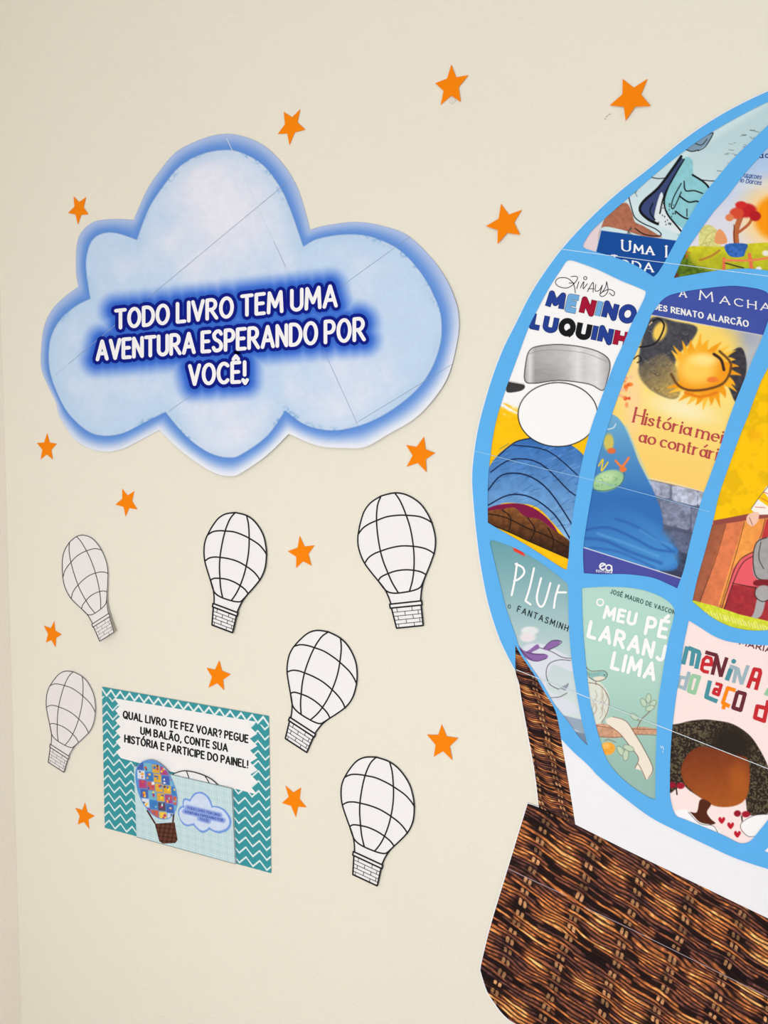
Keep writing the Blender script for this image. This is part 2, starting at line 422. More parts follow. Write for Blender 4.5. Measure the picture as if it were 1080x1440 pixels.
# ============================================================ stars
ORANGE = (246, 134, 4)
def star(tips, label, h0=0.0012, curl=0.0, dirn=(0, 1)):
    t = np.array(tips, float); c = t.mean(0); P = []
    for i in range(5):
        P.append(t[i]); opp = t[(i+3) % 5]; P.append(c-(opp-c)*0.455)
    P = np.array(P); d = np.array(dirn, float)/np.hypot(*dirn); r = 30
    hf = lambda x, y: h0+curl*np.clip(((x-c[0])*d[0]+(y-c[1])*d[1])/r+.6, 0, 2)
    b = W(c[0], c[1], h0)
    o = slab('paper_star', P, ORANGE, hf, loc=b); tag(o, label, 'star', 'orange paper stars on the wall'); return o
STARS = [
([(103.3, 276.1), (121, 277), (124.2, 301.4), (109.4, 315.6), (95.6, 299.4)], 'small orange paper star above the left shoulder of the cloud', .0007, .0002, (0, 1)),
([(398.9, 157.2), (422.2, 153.3), (429.4, 182.2), (407, 204), (390.6, 188.3)], 'orange paper star just above the cloud top, one point down', .0007, .0003, (1, .4)),
([(634.7, 90.6), (658.6, 105.6), (648, 143.3), (619.7, 147.2), (612, 117)], 'orange paper star at the very top, clear tape showing below it', .001, .0004, (1, 0)),
([(875.6, 111), (910.7, 110.7), (915, 149), (879.6, 169.6), (857.3, 148.2)], 'largest orange paper star, beside the top of the big balloon', .001, .0012, (.3, 1)),
([(704.6, 286.5), (734, 295.1), (731.3, 330.2), (699.5, 343.1), (683.3, 318.1)], 'orange paper star between the cloud and the upper balloon edge', .001, .0012, (-.6, 1)),
([(66.2, 609.2), (79.7, 624), (74.2, 646.1), (57, 646.1), (51.7, 623)], 'small upright orange paper star at the lower left foot of the cloud', .0006, 0, (0, 1)),
([(171.7, 687.2), (188.8, 690.5), (193, 716.4), (176.5, 726.4), (162.3, 709.4)], 'small orange paper star under the cloud, above the leftmost colouring balloons', .0006, .0001, (0, 1)),
([(421.4, 753.3), (442.2, 767), (438, 795.5), (416.4, 799), (404.6, 775.3)], 'orange paper star between the two uppermost middle colouring balloons', .0007, .0002, (0, 1)),
([(308.3, 928.6), (324.4, 948.3), (315, 970.5), (293, 967.2), (290.3, 939.2)], 'orange paper star right above the teal zigzag poster', .0007, .0003, (0, 1)),
([(621.2, 1018.4), (644.4, 1037.9), (636.1, 1069), (610, 1064.4), (600.4, 1033)], 'orange paper star left of the wicker strap of the big balloon', .0008, .0004, (1, 1)),
([(401.4, 1104.9), (423.3, 1107.5), (430.9, 1135.4), (416, 1149.3), (396.5, 1129.2)], 'orange paper star right of the teal zigzag poster, one point down', .0006, .0001, (0, 1)),
([(119.4, 1128.6), (132.9, 1147.5), (125.3, 1165.8), (109.2, 1159.4), (105.8, 1136.1)], 'small orange paper star left of the bottom of the teal poster', .0006, 0, (0, 1)),
([(76.3, 873.3), (86.6, 892.3), (78, 910.1), (64.6, 903.4), (61.6, 879.8)], 'small orange paper star between the two leftmost colouring balloons', .0006, .0001, (0, 1)),
([(596.1, 614.2), (611.7, 637.2), (599.6, 663.9), (571.7, 656.4), (571.1, 625.8)], 'orange paper star under the lower right edge of the cloud', .0009, .0006, (1, .5)),
]
for s in STARS:
    o = star(*s)
    if 'tape' in s[1]:
        flat('clear_tape', [[(631, 138), (641, 137), (640, 144), (636, 147), (632, 143)]], (222, 218, 210), 0.0004, o, rough=.2, spec=.6)
# ============================================================ the cloud
c_out = outline(
 [(188, 309), (206, 268), (224, 241), (247, 214), (277, 198), (307, 189), (336, 190), (370, 204), (399, 232), (420, 268), (436, 323)],
 [(436, 323), (458, 317), (503, 312), (547, 320), (576, 333), (607, 363), (627, 392), (639, 419), (645, 444), (644, 474), (632, 524), (613, 557), (584, 588), (547, 610), (515, 628), (488, 630), (447, 627), (406, 610)],
 [(406, 610), (375.5, 640), (340, 664.6), (324, 669.6), (301, 665), (271, 647), (244, 625), (224, 605)],
 [(224, 605), (197, 619), (173, 631), (150, 635.5), (126, 631), (105, 618), (84, 587), (78.5, 566), (67, 542), (58, 518), (58, 489), (62, 459), (73, 435.5), (90, 418), (110, 403)],
 [(110, 403), (107, 383), (107.5, 348), (114, 327), (132, 312), (158.5, 308), (188, 309)])
c_in = outline(
 [(192.6, 337.4), (209, 294), (229.6, 262), (253, 234), (283, 217), (315.5, 211), (340, 215), (369.6, 232), (393, 262), (408, 294), (426.5, 347)],
 [(426.5, 347), (446.7, 336), (482, 330), (518, 332), (553, 346), (577, 365.6), (600, 396), (617, 432.6), (621, 459), (618.5, 486), (606.7, 518.5), (586, 548), (553, 575), (518, 594), (482, 604), (452.6, 604), (426, 595.6), (401, 577)],
 [(401, 577), (375.6, 613), (340, 638.5), (321.5, 643.6), (295, 637), (268, 619), (247, 597), (232.6, 579)],
 [(232.6, 579), (200, 595.6), (173, 609), (146.7, 612.7), (123, 606), (96, 581), (78.5, 548), (69.6, 518.5), (69, 489), (74, 468), (87, 447), (108, 429.6), (127, 420)],
 [(127, 420), (121.5, 383), (122, 359.6), (129, 339), (143.7, 328.5), (164.4, 328), (192.6, 337.4)])
T1 = text_strokes('TODO LIVRO TEM UMA', (163, 461.5), (472.5, 430), 24.5, 28.5, gap=.235, space=.3)
T2 = text_strokes('AVENTURA ESPERANDO POR', (137, 505.5), (512, 477.5), 25, 30, gap=.235, space=.26)
T3 = text_strokes('VOCÊ!', (267, 540.5), (345, 536.5), 26, 27.5, gap=.25)
def h_cloud(x, y):
    return .0008+.0034*sst(560, 640, np.asarray(y)+.25*(np.asarray(x)-330))+.0016*sst(600, 645, x)
cv = Canvas(c_out, 1.25)
X, Y = cv.X, cv.Y
din = sdf(X, Y, c_in); dout = sdf(X, Y, c_out); cv.sd = dout
n1 = fbm(X/34, Y/34, 4); n2 = fbm(X/5, Y/5, 3); n3 = fbm(X/80+9, Y/80+3, 3)
lobe = sst(140, 0, np.hypot((X-310)/1.0, (Y-300)/1.15))+.8*sst(90, 0, np.hypot(X-320, (Y-600)))+.45*sst(110, 0, np.hypot(X-470, Y-560))
lt = np.clip(lobe*1.1+(n1-.5)*1.1, 0, 1)[..., None]
base = np.array([194, 216, 243.])*(1-lt)+np.array([230, 232, 246.])*lt
base = base*(1+.035*(n2-.5))[..., None]
e = sst(26, 0, din)*np.clip((n1-.36)*3, .1, 1)
base = base*(1-.5*e[..., None])+np.array([165, 200, 233.])*.5*e[..., None]
spk = sst(9, 1, din)*sst(.5, .7, n2)*sst(.45, .6, n3)
base = base*(1-.6*spk[..., None])+np.array([110, 160, 212.])*.6*spk[..., None]
br = np.clip(-din/(np.maximum(-din, 0)+np.maximum(dout, 0)+1e-6), 0, 1)
low = sst(430, 640, Y+.25*(X-300))[..., None]
edgec = np.array([172, 192, 232.])*(1-low)+np.array([232, 237, 248.])*low
tb = (sst(.05, 1.0, br)**(1.0))[..., None]
band = np.array([98, 146, 222.])*(1-tb)+edgec*tb
band = band*(1-.05*sst(3, 0, np.abs(din)))[..., None]
a = sst(-.8, .8, din)[..., None]
cv.C = band*(1-a)+base*a
# glow printed round the words
dg = np.full(X.shape, 1e9); wdw = cv.win(85, 360, 575, 590)
for it in (T1, T2, T3):
    for _, ss in it:
        for p in ss:
            q = p[::2] if len(p) > 6 else p
            q = np.vstack([q, p[-1:]]); x0, y0 = q.min(0)-40; x1, y1 = q.max(0)+40
            ww = cv.win(x0, y0, x1, y1); dg[ww] = np.minimum(dg[ww], dseg(X[ww], Y[ww], q))
g1 = sst(32, 9, dg)[..., None]; g2 = sst(17, 6, dg)[..., None]
cv.C = cv.C*(1-.93*g1)+np.array([72, 122, 220.])*.93*g1
cv.C = cv.C*(1-.7*g2)+np.array([34, 88, 200.])*.7*g2
cloud = thing('paper_cloud', 'large blue and white paper cloud with white lettering TODO LIVRO TEM UMA AVENTURA', 'wall decoration', (324, 669), 0.0008)
# assembled from eight sheets: three parallel joints and one across
J = [((96, 512), (404, 256)), ((238, 578), (576, 333)), ((453, 624), (636, 512))]
K = ((318.5, 194), (503, 597))
def rev(j): return (*j[1], *j[0])
def fwd(j): return (*j[0], *j[1])
k = 0
for side in (fwd(K), rev(K)):
    for i in range(4):
        hf = [side]
        if i > 0: hf.append(fwd(J[i-1]))
        if i < 3: hf.append(rev(J[i]))
        off = [0, .00012, .00005, .00016, .0001, 0, .00014, .00004][k]; k += 1
        cv.build('paper_sheet', lambda x, y, off=off: h_cloud(x, y)+off, cloud, halfs=hf)
def sub(p, q, a, b): p, q = np.array(p, float), np.array(q, float); return [p+(q-p)*t for t in np.linspace(a, b, 8)]
hs = lambda x, y: h_cloud(x, y)+.0003
seam = [sub(*J[0], .0, .34), sub(*J[0], .36, .99), sub(*J[1], 0, .1), sub(*J[1], .72, 1), sub(*J[2], .28, 1), sub(*K, .36, .45), sub(*K, .74, 1)]
lines('sheet_joint', seam, .55, (150, 168, 196), hs, cloud)
lines('sheet_joint', [sub(*K, 0, .045)], .9, (215, 224, 240), hs, cloud)
ht = lambda x, y: h_cloud(x, y)+.0003
for it, wd in ((T1, 5.1), (T2, 5.2), (T3, 5.2)):
    letters('lettering', it, (243, 243, 247), wd, ht, cloud, edge=(8, 24, 134), ew=4.9)
flat('lettering', [capsule((341.6, 534.2), (344.6, 539), 2.5), capsule((347.6, 534.2), (344.8, 539), 2.5)], (243, 243, 247), lambda x, y: h_cloud(x, y)+.00048, cloud)
# ============================================================ colouring balloons
def tp(pts): return [(480+x/6.26, 670+y/6.26) for x, y in pts]
env = tp([(350, 172), (470, 145), (580, 165), (690, 235), (760, 330), (800, 420), (825, 520), (828, 600), (815, 680), (780, 780), (745, 865)])
right_neck = tp([(745, 865), (722, 930), (706, 1000), (697, 1095)])
left_neck = tp([(435, 1118), (415, 1060), (380, 990), (325, 920)])
left_env = tp([(325, 920), (260, 840), (205, 765), (170, 690), (148, 610), (145, 540), (150, 500), (165, 420), (200, 310), (260, 230), (350, 172)])
rim = tp([(425, 1125), (705, 1095), (710, 1132), (430, 1160)])
bq = tp([(442, 1163), (702, 1137), (720, 1312), (486, 1336)])
mouth = tp([(325, 920), (370, 980), (400, 1010), (440, 1025), (500, 1027), (600, 1012), (660, 995), (695, 975), (715, 940), (745, 865)])
v1 = tp([(350, 172), (322, 240), (312, 310), (310, 390), (318, 500), (340, 640), (370, 750), (412, 855), (450, 940), (500, 1022)])
v2 = tp([(470, 145), (520, 220), (570, 340), (605, 450), (628, 570), (640, 700), (638, 820), (625, 920), (600, 1010)])
r1 = tp([(148, 510), (190, 455), (250, 415), (312, 388), (400, 355), (500, 342), (575, 342), (680, 352), (750, 378), (800, 410)])
r2 = tp([(205, 765), (240, 715), (290, 680), (345, 658), (430, 630), (530, 612), (630, 615), (720, 630), (780, 655), (818, 682)])
r3 = tp([(325, 920), (350, 885), (412, 855), (480, 832), (560, 822), (635, 826), (700, 840), (745, 865)])
sm = lambda p: smooth(p, False, 4)
T_ENV = [sm(env), sm(right_neck), sm(left_neck), sm(left_env), sm(mouth), sm(v1), sm(v2), sm(r1), sm(r2), sm(r3)]
bqa = np.array(bq)
def bl(u, v): return (bqa[0]*(1-u)+bqa[1]*u)*(1-v)+(bqa[3]*(1-u)+bqa[2]*u)*v
T_BAS = [np.array(rim+rim[:1]), np.array([bl(0, 0), bl(0, 1), bl(1, 1), bl(1, 0)])]
T_BRK = [np.array([bl(0, f), bl(1, f)]) for f in (.2, .4, .6, .8)]
for i, us in enumerate([(.17, .68), (.42, .88), (.15, .68), (.41, .9), (.1, .68)]):
    for u in us: T_BRK.append(np.array([bl(u, i*.2), bl(u, i*.2+.2)]))
def dens(p, n=7): p = np.asarray(p, float); return np.vstack([np.linspace(a, b, n)[:-1] for a, b in zip(p[:-1], p[1:])]+[p[-1:]])
T_BAS = [dens(p) for p in T_BAS]; T_BRK = [dens(p, 9 if i < 4 else 3) for i, p in enumerate(T_BRK)]
T_PAPER = np.vstack([sm(left_env)[:-1], sm(env)[:-1], sm(right_neck), [rim[1], rim[2]], [bq[1], bq[2], bq[3], bq[0]], [rim[3], rim[0]], sm(left_neck)[:-1]])
def grow(P, d):
    c = P.mean(0); A = 0.5*np.sum(P[:, 0]*np.roll(P[:, 1], -1)-np.roll(P[:, 0], -1)*P[:, 1]); s = 1 if A > 0 else -1
    t = np.roll(P, -1, 0)-np.roll(P, 1, 0); t = t/np.maximum(np.hypot(t[:, 0], t[:, 1]), 1e-6)[:, None]
    return P+s*d*np.stack([t[:, 1], -t[:, 0]], -1)
KEY = np.array(tp([(350, 172), (470, 145), (312, 388), (575, 342), (345, 658), (630, 615), (412, 855), (635, 826), (483, 1338), (722, 1315), (425, 1125)]))
def wl(P): q = W(np.array(P)[:, 0], np.array(P)[:, 1]); return q[:, [0, 2]]
def balloon(keys, org, sc, label, ink=(38, 38, 42), lw=2.1, lift=.001, paper=(240, 239, 242), power=1):
    kp = np.array([(org[0]+x/sc, org[1]+y/sc) for x, y in keys]); A = wl(KEY); B = wl(kp)
    M, *_ = np.linalg.lstsq(np.hstack([A, np.ones((len(A), 1))]), B, rcond=None)
    def mp(P):
        q = np.hstack([wl(P), np.ones((len(P), 1))]) @ M
        return inv(np.stack([q[:, 0], np.zeros(len(q)), q[:, 1]], -1))
    bot = mp(np.array([bl(.5, 1)]))[0]; top = mp(np.array([env[1]]))[0]; L = np.hypot(*(bot-top))
    ax = (bot-top)/L
    hf = lambda x, y: .0009+lift*np.clip(((np.asarray(x)-top[0])*ax[0]+(np.asarray(y)-top[1])*ax[1])/L, 0, 1.2)**power
    t = thing('colouring_balloon', label, 'paper balloon', bot, .0009, 'balloons to colour in')
    P = mp(T_PAPER); s = np.hypot(*(kp[0]-kp[1]))/np.hypot(*(KEY[0]-KEY[1]))
    cvp = Canvas(grow(P, 1.0), 1.6, bg=paper); cvp.build('paper_cutout', hf, t)
    h1 = lambda x, y: hf(x, y)+.00022
    h2 = lambda x, y: hf(x, y)+.00034
    lines('balloon_outline', [mp(p) for p in T_ENV], lw, ink, h1, t)
    cvb = Canvas(mp(np.array([rim[0], rim[1], rim[2], bq[1], bq[2], bq[3], bq[0], rim[3]])), 1.5, bg=paper); bs = cvb.build('basket', lambda x, y: hf(x, y)+.0001, t, skirt=0)
    lines('basket_outline', [mp(p) for p in T_BAS], lw*1.05, ink, h2, bs)
    lines('brick_line', [mp(p) for p in T_BRK], lw*.42, ink, h2, bs)
    return t
balloon([(350, 172), (470, 145), (312, 388), (575, 342), (345, 658), (630, 615), (412, 855), (635, 826), (483, 1338), (722, 1315), (425, 1125)], (480, 670), 6.26, 'largest uncoloured paper balloon, nearly upright, below the cloud lower right', lift=.0012)
balloon([(440, 145), (553, 175), (355, 318), (592, 392), (312, 573), (568, 655), (305, 775), (502, 845), (225, 1225), (410, 1305), (238, 1025)], (265, 700), 6.857, 'uncoloured paper balloon below the middle of the cloud, basket leaning left', lift=.002)
balloon([(570, 130), (690, 190), (435, 285), (695, 440), (340, 540), (615, 700), (310, 745), (515, 870), (150, 1180), (350, 1325), (190, 975)], (380, 870), 7.02, 'uncoloured paper balloon tilted right, up and right of the teal poster', lift=.0008)
balloon([(460, 130), (583, 180), (362, 308), (633, 410), (308, 568), (602, 690), (315, 775), (540, 872), (240, 1240), (465, 1350), (250, 1020)], (460, 1045), 6.7, 'lowest uncoloured paper balloon, right of the poster', lift=.0016)
balloon([(283, 268), (375, 200), (312, 482), (495, 350), (400, 745), (608, 602), (500, 915), (665, 812), (625, 1375), (770, 1285), (575, 1180)], (60, 730), 8, 'uncoloured paper balloon at far left leaning left, its basket lifted off the wall', ink=(70, 67, 68), lw=1.1, lift=.0085, power=4, paper=(233, 230, 230))
balloon([(497, 200), (603, 262), (408, 345), (615, 470), (337, 590), (572, 725), (325, 785), (495, 893), (222, 1220), (390, 1330), (248, 1020)], (40, 920), 8, 'leftmost uncoloured paper balloon, directly left of the teal poster', ink=(72, 68, 68), lw=1.05, lift=.001, paper=(233, 228, 229))
# ============================================================ the teal poster with its pocket
def homog(src, dst):
    A, b = [], []
    for (u, v), (x, y) in zip(src, dst):
        A += [[u, v, 1, 0, 0, 0, -x*u, -x*v], [0, 0, 0, u, v, 1, -y*u, -y*v]]; b += [x, y]
    return np.append(np.linalg.solve(np.array(A, float), np.array(b, float)), 1).reshape(3, 3)
def happ(H, P): P = np.asarray(P, float); q = np.concatenate([P, np.ones(P.shape[:-1]+(1,))], -1) @ H.T; return q[..., :2]/q[..., 2:]
SQ = [(0, 0), (1, 0), (1, 1), (0, 1)]
PC = [(143.2, 965.8), (378, 1007), (381.2, 1228), (147.3, 1164)]
H = homog(SQ, PC); Hi = np.linalg.inv(H)
HP = .0012
poster = thing('zigzag_poster', 'teal poster with white zigzags, black text and a plaid pocket', 'poster', (264, 1196), HP)
cv = Canvas(PC, .8); uv = happ(Hi, np.stack([cv.X, cv.Y], -1)); u, v = uv[..., 0], uv[..., 1]
tri = np.abs(((u*13.2+.1) % 1)-.5)*2
ph = (v*15.6-.75*tri*1.0+.35) % 1
wv = sst(.36, .5, np.abs(ph-.5)*1)        # white where ph near 0
cv.C = np.ones(cv.X.shape+(3,))*np.array([58, 150, 160.])
wl_ = sst(.13, .07, np.minimum(ph, 1-ph))
cv.blend((slice(None), slice(None)), wl_, (232, 242, 244))
# sawtooth line along the upper edge
cv.blend((slice(None), slice(None)), sst(.066, .06, v), (58, 150, 160))
tri2 = np.abs(((u*16.5+.5) % 1)-.5)*2
cv.blend((slice(None), slice(None)), sst(.0125, .006, np.abs(v-(.012+.045*tri2)))*sst(.075, .068, v), (236, 243, 245))
cv.build('poster_sheet', HP, poster)
pl = [(.098, .065)]
for i in range(6): pl += [(.91-.0*i, .07+i*.072), (.885 if i < 5 else .885, .105+i*.072)] if False else []
L_, R_ = [], []
for i in range(6):
    L_ += [(.085, .075+i*.073), (.118, .112+i*.073)]
    R_ += [(.935, .05+i*.077), (.895, .088+i*.077)]
plate = [(.085, .065)]+R_+[(.93, .515), (.9, .515)]+L_[::-1]
flat('text_plate', [happ(H, plate)], (240, 239, 241), HP+.00015, poster)
INK = (28, 32, 34)
for s, a, b, hh in (('QUAL LIVRO TE FEZ VOAR? PEGUE', (173.5, 1009.5), (348.5, 1044.3), 9.6), ('UM BALÃO, CONTE SUA', (198, 1032), (319.5, 1056.6), 9.4), ('HISTÓRIA E PARTICIPE DO PAINEL!', (175.5, 1043.3), (348.5, 1080), 9.6)):
    letters('lettering', text_strokes(s, a, b, hh, hh*1.05, gap=.25, space=.3, up=(.02, -1)), INK, 2.15, HP+.0003, poster, n=3)
QC = [(188, 1077), (326, 1109), (331, 1215), (192, 1177)]; HQ = homog(SQ, QC); HQi = np.linalg.inv(HQ); HK = .0042
cv = Canvas(QC, .7); uv = happ(HQi, np.stack([cv.X, cv.Y], -1)); u, v = uv[..., 0], uv[..., 1]
cv.C = np.ones(cv.X.shape+(3,))*np.array([185, 214, 221.])
for f, k in ((13, u), (10, v)):
    ph = (k*f) % 1; ww = sst(.1, .03, np.abs(ph-.5))*.55+sst(.07, .02, np.abs(ph-.28))*.5+sst(.06, .02, np.abs(ph-.78))*.3
    cv.blend((slice(None), slice(None)), ww, (226, 239, 243))
    cv.blend((slice(None), slice(None)), sst(.05, .02, np.abs(ph-.4))*.35, (140, 185, 198))
pocket = cv.build('pocket', HK, poster, skirt=.0025); pocket['label'] = 'pale blue plaid paper pocket at the foot of the poster'
lines('pocket_edge', [[QC[0], QC[1], QC[2]], [QC[2], QC[3]]], .5, (60, 75, 82), HK+.0001, pocket)
# small cloud glued to the pocket
Hc = homog([(58, 189), (645, 189), (645, 669), (58, 669)], [(250.5, 1106), (325, 1124), (325.5, 1181), (250.5, 1163)])
mc = happ(Hc, c_out[::2]); mi = happ(Hc, c_in[::2])
cv = Canvas(mc, .7); d = sdf(cv.X, cv.Y, mi); n1 = fbm(cv.X/6, cv.Y/6)
cv.C = np.where((d > 0)[..., None], np.array([205, 220, 244.])+(n1[..., None]-.5)*16, np.array([120, 158, 228.]))
tl = [((263.5, 1135.5), (309, 1146.5)), ((260, 1141), (313.5, 1153.5)), ((281, 1151), (293, 1154.5))]
for a, b in tl: cv.line([a, b], 7.5, (140, 165, 228), soft=1.5)
mcl = cv.build('small_cloud', HK+.0004, pocket)
for s, (a, b) in zip(('TODO LIVRO TEM UMA', 'AVENTURA ESPERANDO POR', 'VOCÊ!'), tl):
    lines('lettering', [p for _, ss in text_strokes(s, (a[0], a[1]+1.6), (b[0], b[1]+1.6), 3, 3.2, gap=.3) for p in ss], .62, (62, 84, 180), HK+.0006, mcl)
# small colourful balloon glued to the pocket
eb = smooth([(210, 1069), (221, 1072), (233, 1082), (242, 1098), (248.5, 1118), (248, 1135), (241, 1148), (231, 1152), (219, 1148.5), (207, 1138), (197, 1121), (191.5, 1100), (191.5, 1083), (198, 1073)], True, 4)
cv = Canvas(eb, .7, bg=(90, 150, 220)); rs = random.Random(4)
pal = [(70, 90, 170), (240, 170, 40), (215, 90, 60), (235, 235, 240), (90, 60, 70), (120, 185, 200), (190, 60, 110), (250, 205, 60), (60, 120, 190)]
for j in range(6):
    for i in range(5):
        cx = 196+i*11.5+j*2.2-max(0, j-3)*.5; cy = 1076+j*13.2+i*2.6
        c = pal[(i*5+j*3) % 9] if (i, j) not in ((2, 2), (2, 1), (3, 2)) else (248, 176, 30)
        cv.fill([(cx-5.2, cy-6.2), (cx+5.2, cy-5.2), (cx+5.8, cy+6.6), (cx-4.8, cy+5.6)], c, sm=False, alpha=.85)
        for k in range(3):
            cv.blob(cx+rs.uniform(-3.5, 3.5), cy+rs.uniform(-4, 4), rs.uniform(1, 2.2), rs.uniform(1, 2.4), pal[rs.randrange(9)], soft=.3)
ce = cv.build('small_balloon', HK+.0004, pocket); ce['label'] = 'small printed balloon of coloured book covers'
lines('balloon_outline', [np.vstack([eb, eb[:1]])], 1.1, (98, 158, 226), HK+.0006, ce)
for q in ([(207, 1140), (218, 1158)], [(245, 1135), (243, 1158)]): lines('rope', [q], 2.2, (84, 48, 44), HK+.0003, pocket)
mb = [(217.5, 1158.5), (245.5, 1156.5), (249.5, 1181), (246.5, 1185.5), (229, 1186.5), (224, 1183)]
cv = Canvas(mb, .6, bg=(98, 58, 46)); cv.mul(.75+.25*sst(.1, .3, np.abs(((cv.X+cv.Y*.2)/6.5 % 1)-.5))*1.0+.0*cv.Y); cv.mul(.8+.25*sst(.08, .25, np.abs(((cv.Y-cv.X*.12)/6 % 1)-.5)))
cv.build('small_basket', HK+.0005, pocket)
# a paper balloon tucked into the pocket
tk = thing('colouring_balloon', 'uncoloured paper balloon tucked inside the plaid poster pocket, only its top showing', 'paper balloon', (275, 1115), .0026, 'balloons to colour in')
dome = [(239, 1096)]+list(map(tuple, smooth([(241, 1091), (247, 1087), (259, 1084), (273, 1086), (288, 1091), (300, 1098), (309, 1108)], False, 4)))+[(311, 1124), (296, 1140), (262, 1134), (242, 1118)]
slab('paper_cutout', dome, (236, 236, 239), .0026, tk)
lines('balloon_outline', [smooth([(240, 1097), (241, 1091), (247, 1087), (259, 1084), (273, 1086), (288, 1091), (300, 1098), (309, 1108), (310, 1116)], False, 4), [(262, 1084), (265, 1092), (266, 1098)], sm([(288, 1091), (293, 1099), (296, 1106)]), sm([(288, 1102), (296, 1102), (303, 1107)])], 1.3, (45, 45, 50), .0029, tk)
# ============================================================ the big hot-air balloon
HB = .0016                                      # its paper stands this far off the wall
SKY = (94, 178, 243)
b_left = [(1125, 112), (1080, 128.5), (1033, 151), (990.6, 176), (952, 204), (913, 237), (878, 264), (847, 291), (815.6, 322), (788, 353), (763.5, 386.5), (744, 418), (725, 456), (708, 490), (694, 526), (682, 565), (673, 600), (667, 636), (664, 672), (666, 708), (670, 749), (676, 795), (686.5, 848), (701, 894), (713, 920.5), (724.8, 943)]
strap_l = [(724.8, 943), (730, 961.5), (733, 981), (743, 1036), (751.7, 1084), (758, 1136)]
blue_low = [(789, 1039), (806, 1057), (827, 1076), (844, 1094), (878, 1122), (916, 1150), (955, 1170), (993, 1188), (1032, 1206), (1080, 1222), (1125, 1234)]
strap_r_up = [(724.6, 907), (735, 925), (754, 953), (766, 974), (779, 995), (785, 1015), (789, 1039)]
basket_top = [(742, 1130), (760, 1136.5), (808, 1159), (880, 1195), (962, 1234.5), (1023, 1264), (1080, 1291.5), (1125, 1313)]
basket_low = [(675.5, 1365), (684.5, 1393), (695.5, 1411), (709, 1428), (727, 1441), (780, 1468), (860, 1508), (960, 1552), (1125, 1610)]
bal = thing('hot_air_balloon_mural', 'huge paper hot-air balloon of book covers with a wicker basket, filling the right side', 'wall decoration', (727, 1441), HB)
whole = outline(b_left, strap_l, [(758, 1136), (742, 1130)], [(742, 1130), (714, 1222), (691, 1298), (678, 1350), (675.5, 1365)], basket_low, [(1125, 1610), (1125, 112)])
rim_w = grow(whole, 1.5)
slab('white_paper', rim_w, (240, 241, 248), HB, bal, thick=.0008)
# ---- wicker pictures
def wicker(cv, org, ax, st, rowh, bend, steep):
    """org: origin; ax: direction of the strands; st: direction of the stakes; printed photograph of wicker"""
    # ax, st: the two repeats of the weave (pixels); strands run a little steeper than ax
    ax = np.array(ax, float); st = np.array(st, float)
    M = np.linalg.inv(np.array([ax, st]).T)
    dx, dy = cv.X-org[0], cv.Y-org[1]; a_ = M[0, 0]*dx+M[0, 1]*dy; b_ = M[1, 0]*dx+M[1, 1]*dy
    LA, LB = np.hypot(*ax), np.hypot(*st); s = a_*LA; t = b_*LB
    tt = t-steep*s+bend*np.cos(2*np.pi*a_*2+.4)+(fbm(s/60, t/18, 2)-.5)*rowh*1.7
    k = np.floor(tt/rowh); f = tt/rowh-k
    kk = k % 23
    tone = .55*vnoise(kk*7.31+.5, s/55+kk*3.3)+.45*vnoise(a_*2.2+kk*1.7, b_*3+kk*.0)
    grain = fbm(s/7+k*9, tt/rowh*3.1, 3)
    prof = np.sin(np.pi*np.clip((f-.04)/.9, 0, 1))**.8
    gold = np.exp(-((((a_*2) % 1)-.55)/.3)**2)*np.exp(-(((b_-.35*((a_*2) % 1)) % 1-.25)/.26)**2)
    pal_ = np.array([[58, 34, 34], [96, 60, 56], [140, 80, 56], [196, 116, 62], [240, 176, 108]], float)
    q = np.clip((tone*1.2-.16+.3*gold)*4+(grain-.5)*2.4, 0, 3.999); qi = q.astype(int); qf = (q-qi)[..., None]
    col = pal_[qi]*(1-qf)+pal_[qi+1]*qf
    col = col*(.16+1.0*prof*(.66+.62*grain))[..., None]
    gap = sst(.6, .7, vnoise(kk*5.3+9, s/34+kk*2.1))*sst(.75, .2, gold)*.88      # dark hollows between strands
    col = col*(1-gap[..., None])+np.array([24, 13, 15.])*gap[..., None]
    j = np.floor(a_*2+.5); ds = (a_*2-j)*LA/2+1.5*np.sin(b_*2*np.pi)
    row = np.floor(tt/(rowh*1.5)); over = ((row+j) % 2) == 0
    rf = tt/(rowh*1.5)-row
    near = sst(rowh*3.2, rowh*1.5, np.abs(ds))*over*.6
    col = col*(1-near[..., None])+np.array([24, 14, 15.])*near[..., None]
    lump = np.minimum(np.abs(ds-rowh*.75), np.abs(ds+rowh*.75))
    sh = np.clip(1-(lump/(rowh*.6))**2, 0, 1)*np.clip(np.sin(np.pi*rf), 0, 1)**.5*over
    lt_ = (.5+.6*vnoise(row*3.1, j*5.7))[..., None]
    sc = np.array([236, 172, 118.])*lt_*(.6+.6*grain)[..., None]
    am = sst(.15, .5, sh)[..., None]
    col = col*(1-am)+sc*am
    cv.C = np.clip(col, 8, 248)
HW = HB+.00015
sp = outline([(758, 1137), (751.7, 1084), (743, 1036), (733, 981), (730, 961.5), (724.8, 943), (724.6, 907)], strap_r_up, [(789, 1039), (797.5, 1088), (806, 1140), (809, 1160)], [(809, 1160), (758, 1137)])
cv = Canvas(sp, .7); wicker(cv, (752, 960), (62, 20), (9, 40), 3.0, 1.2, .08)
strap = cv.build('wicker_strap', HW, bal, skirt=0)
bp = outline(basket_top, [(1125, 1313), (1125, 1610)], basket_low[::-1], [(675.5, 1365), (678, 1350), (691, 1298), (714, 1222), (742, 1130)])
cv = Canvas(bp, .85); wicker(cv, (769, 1153), (138, 65), (-22, 74), 4.9, 1.1, .15)
basket = cv.build('wicker_basket', HW, bal, skirt=0)
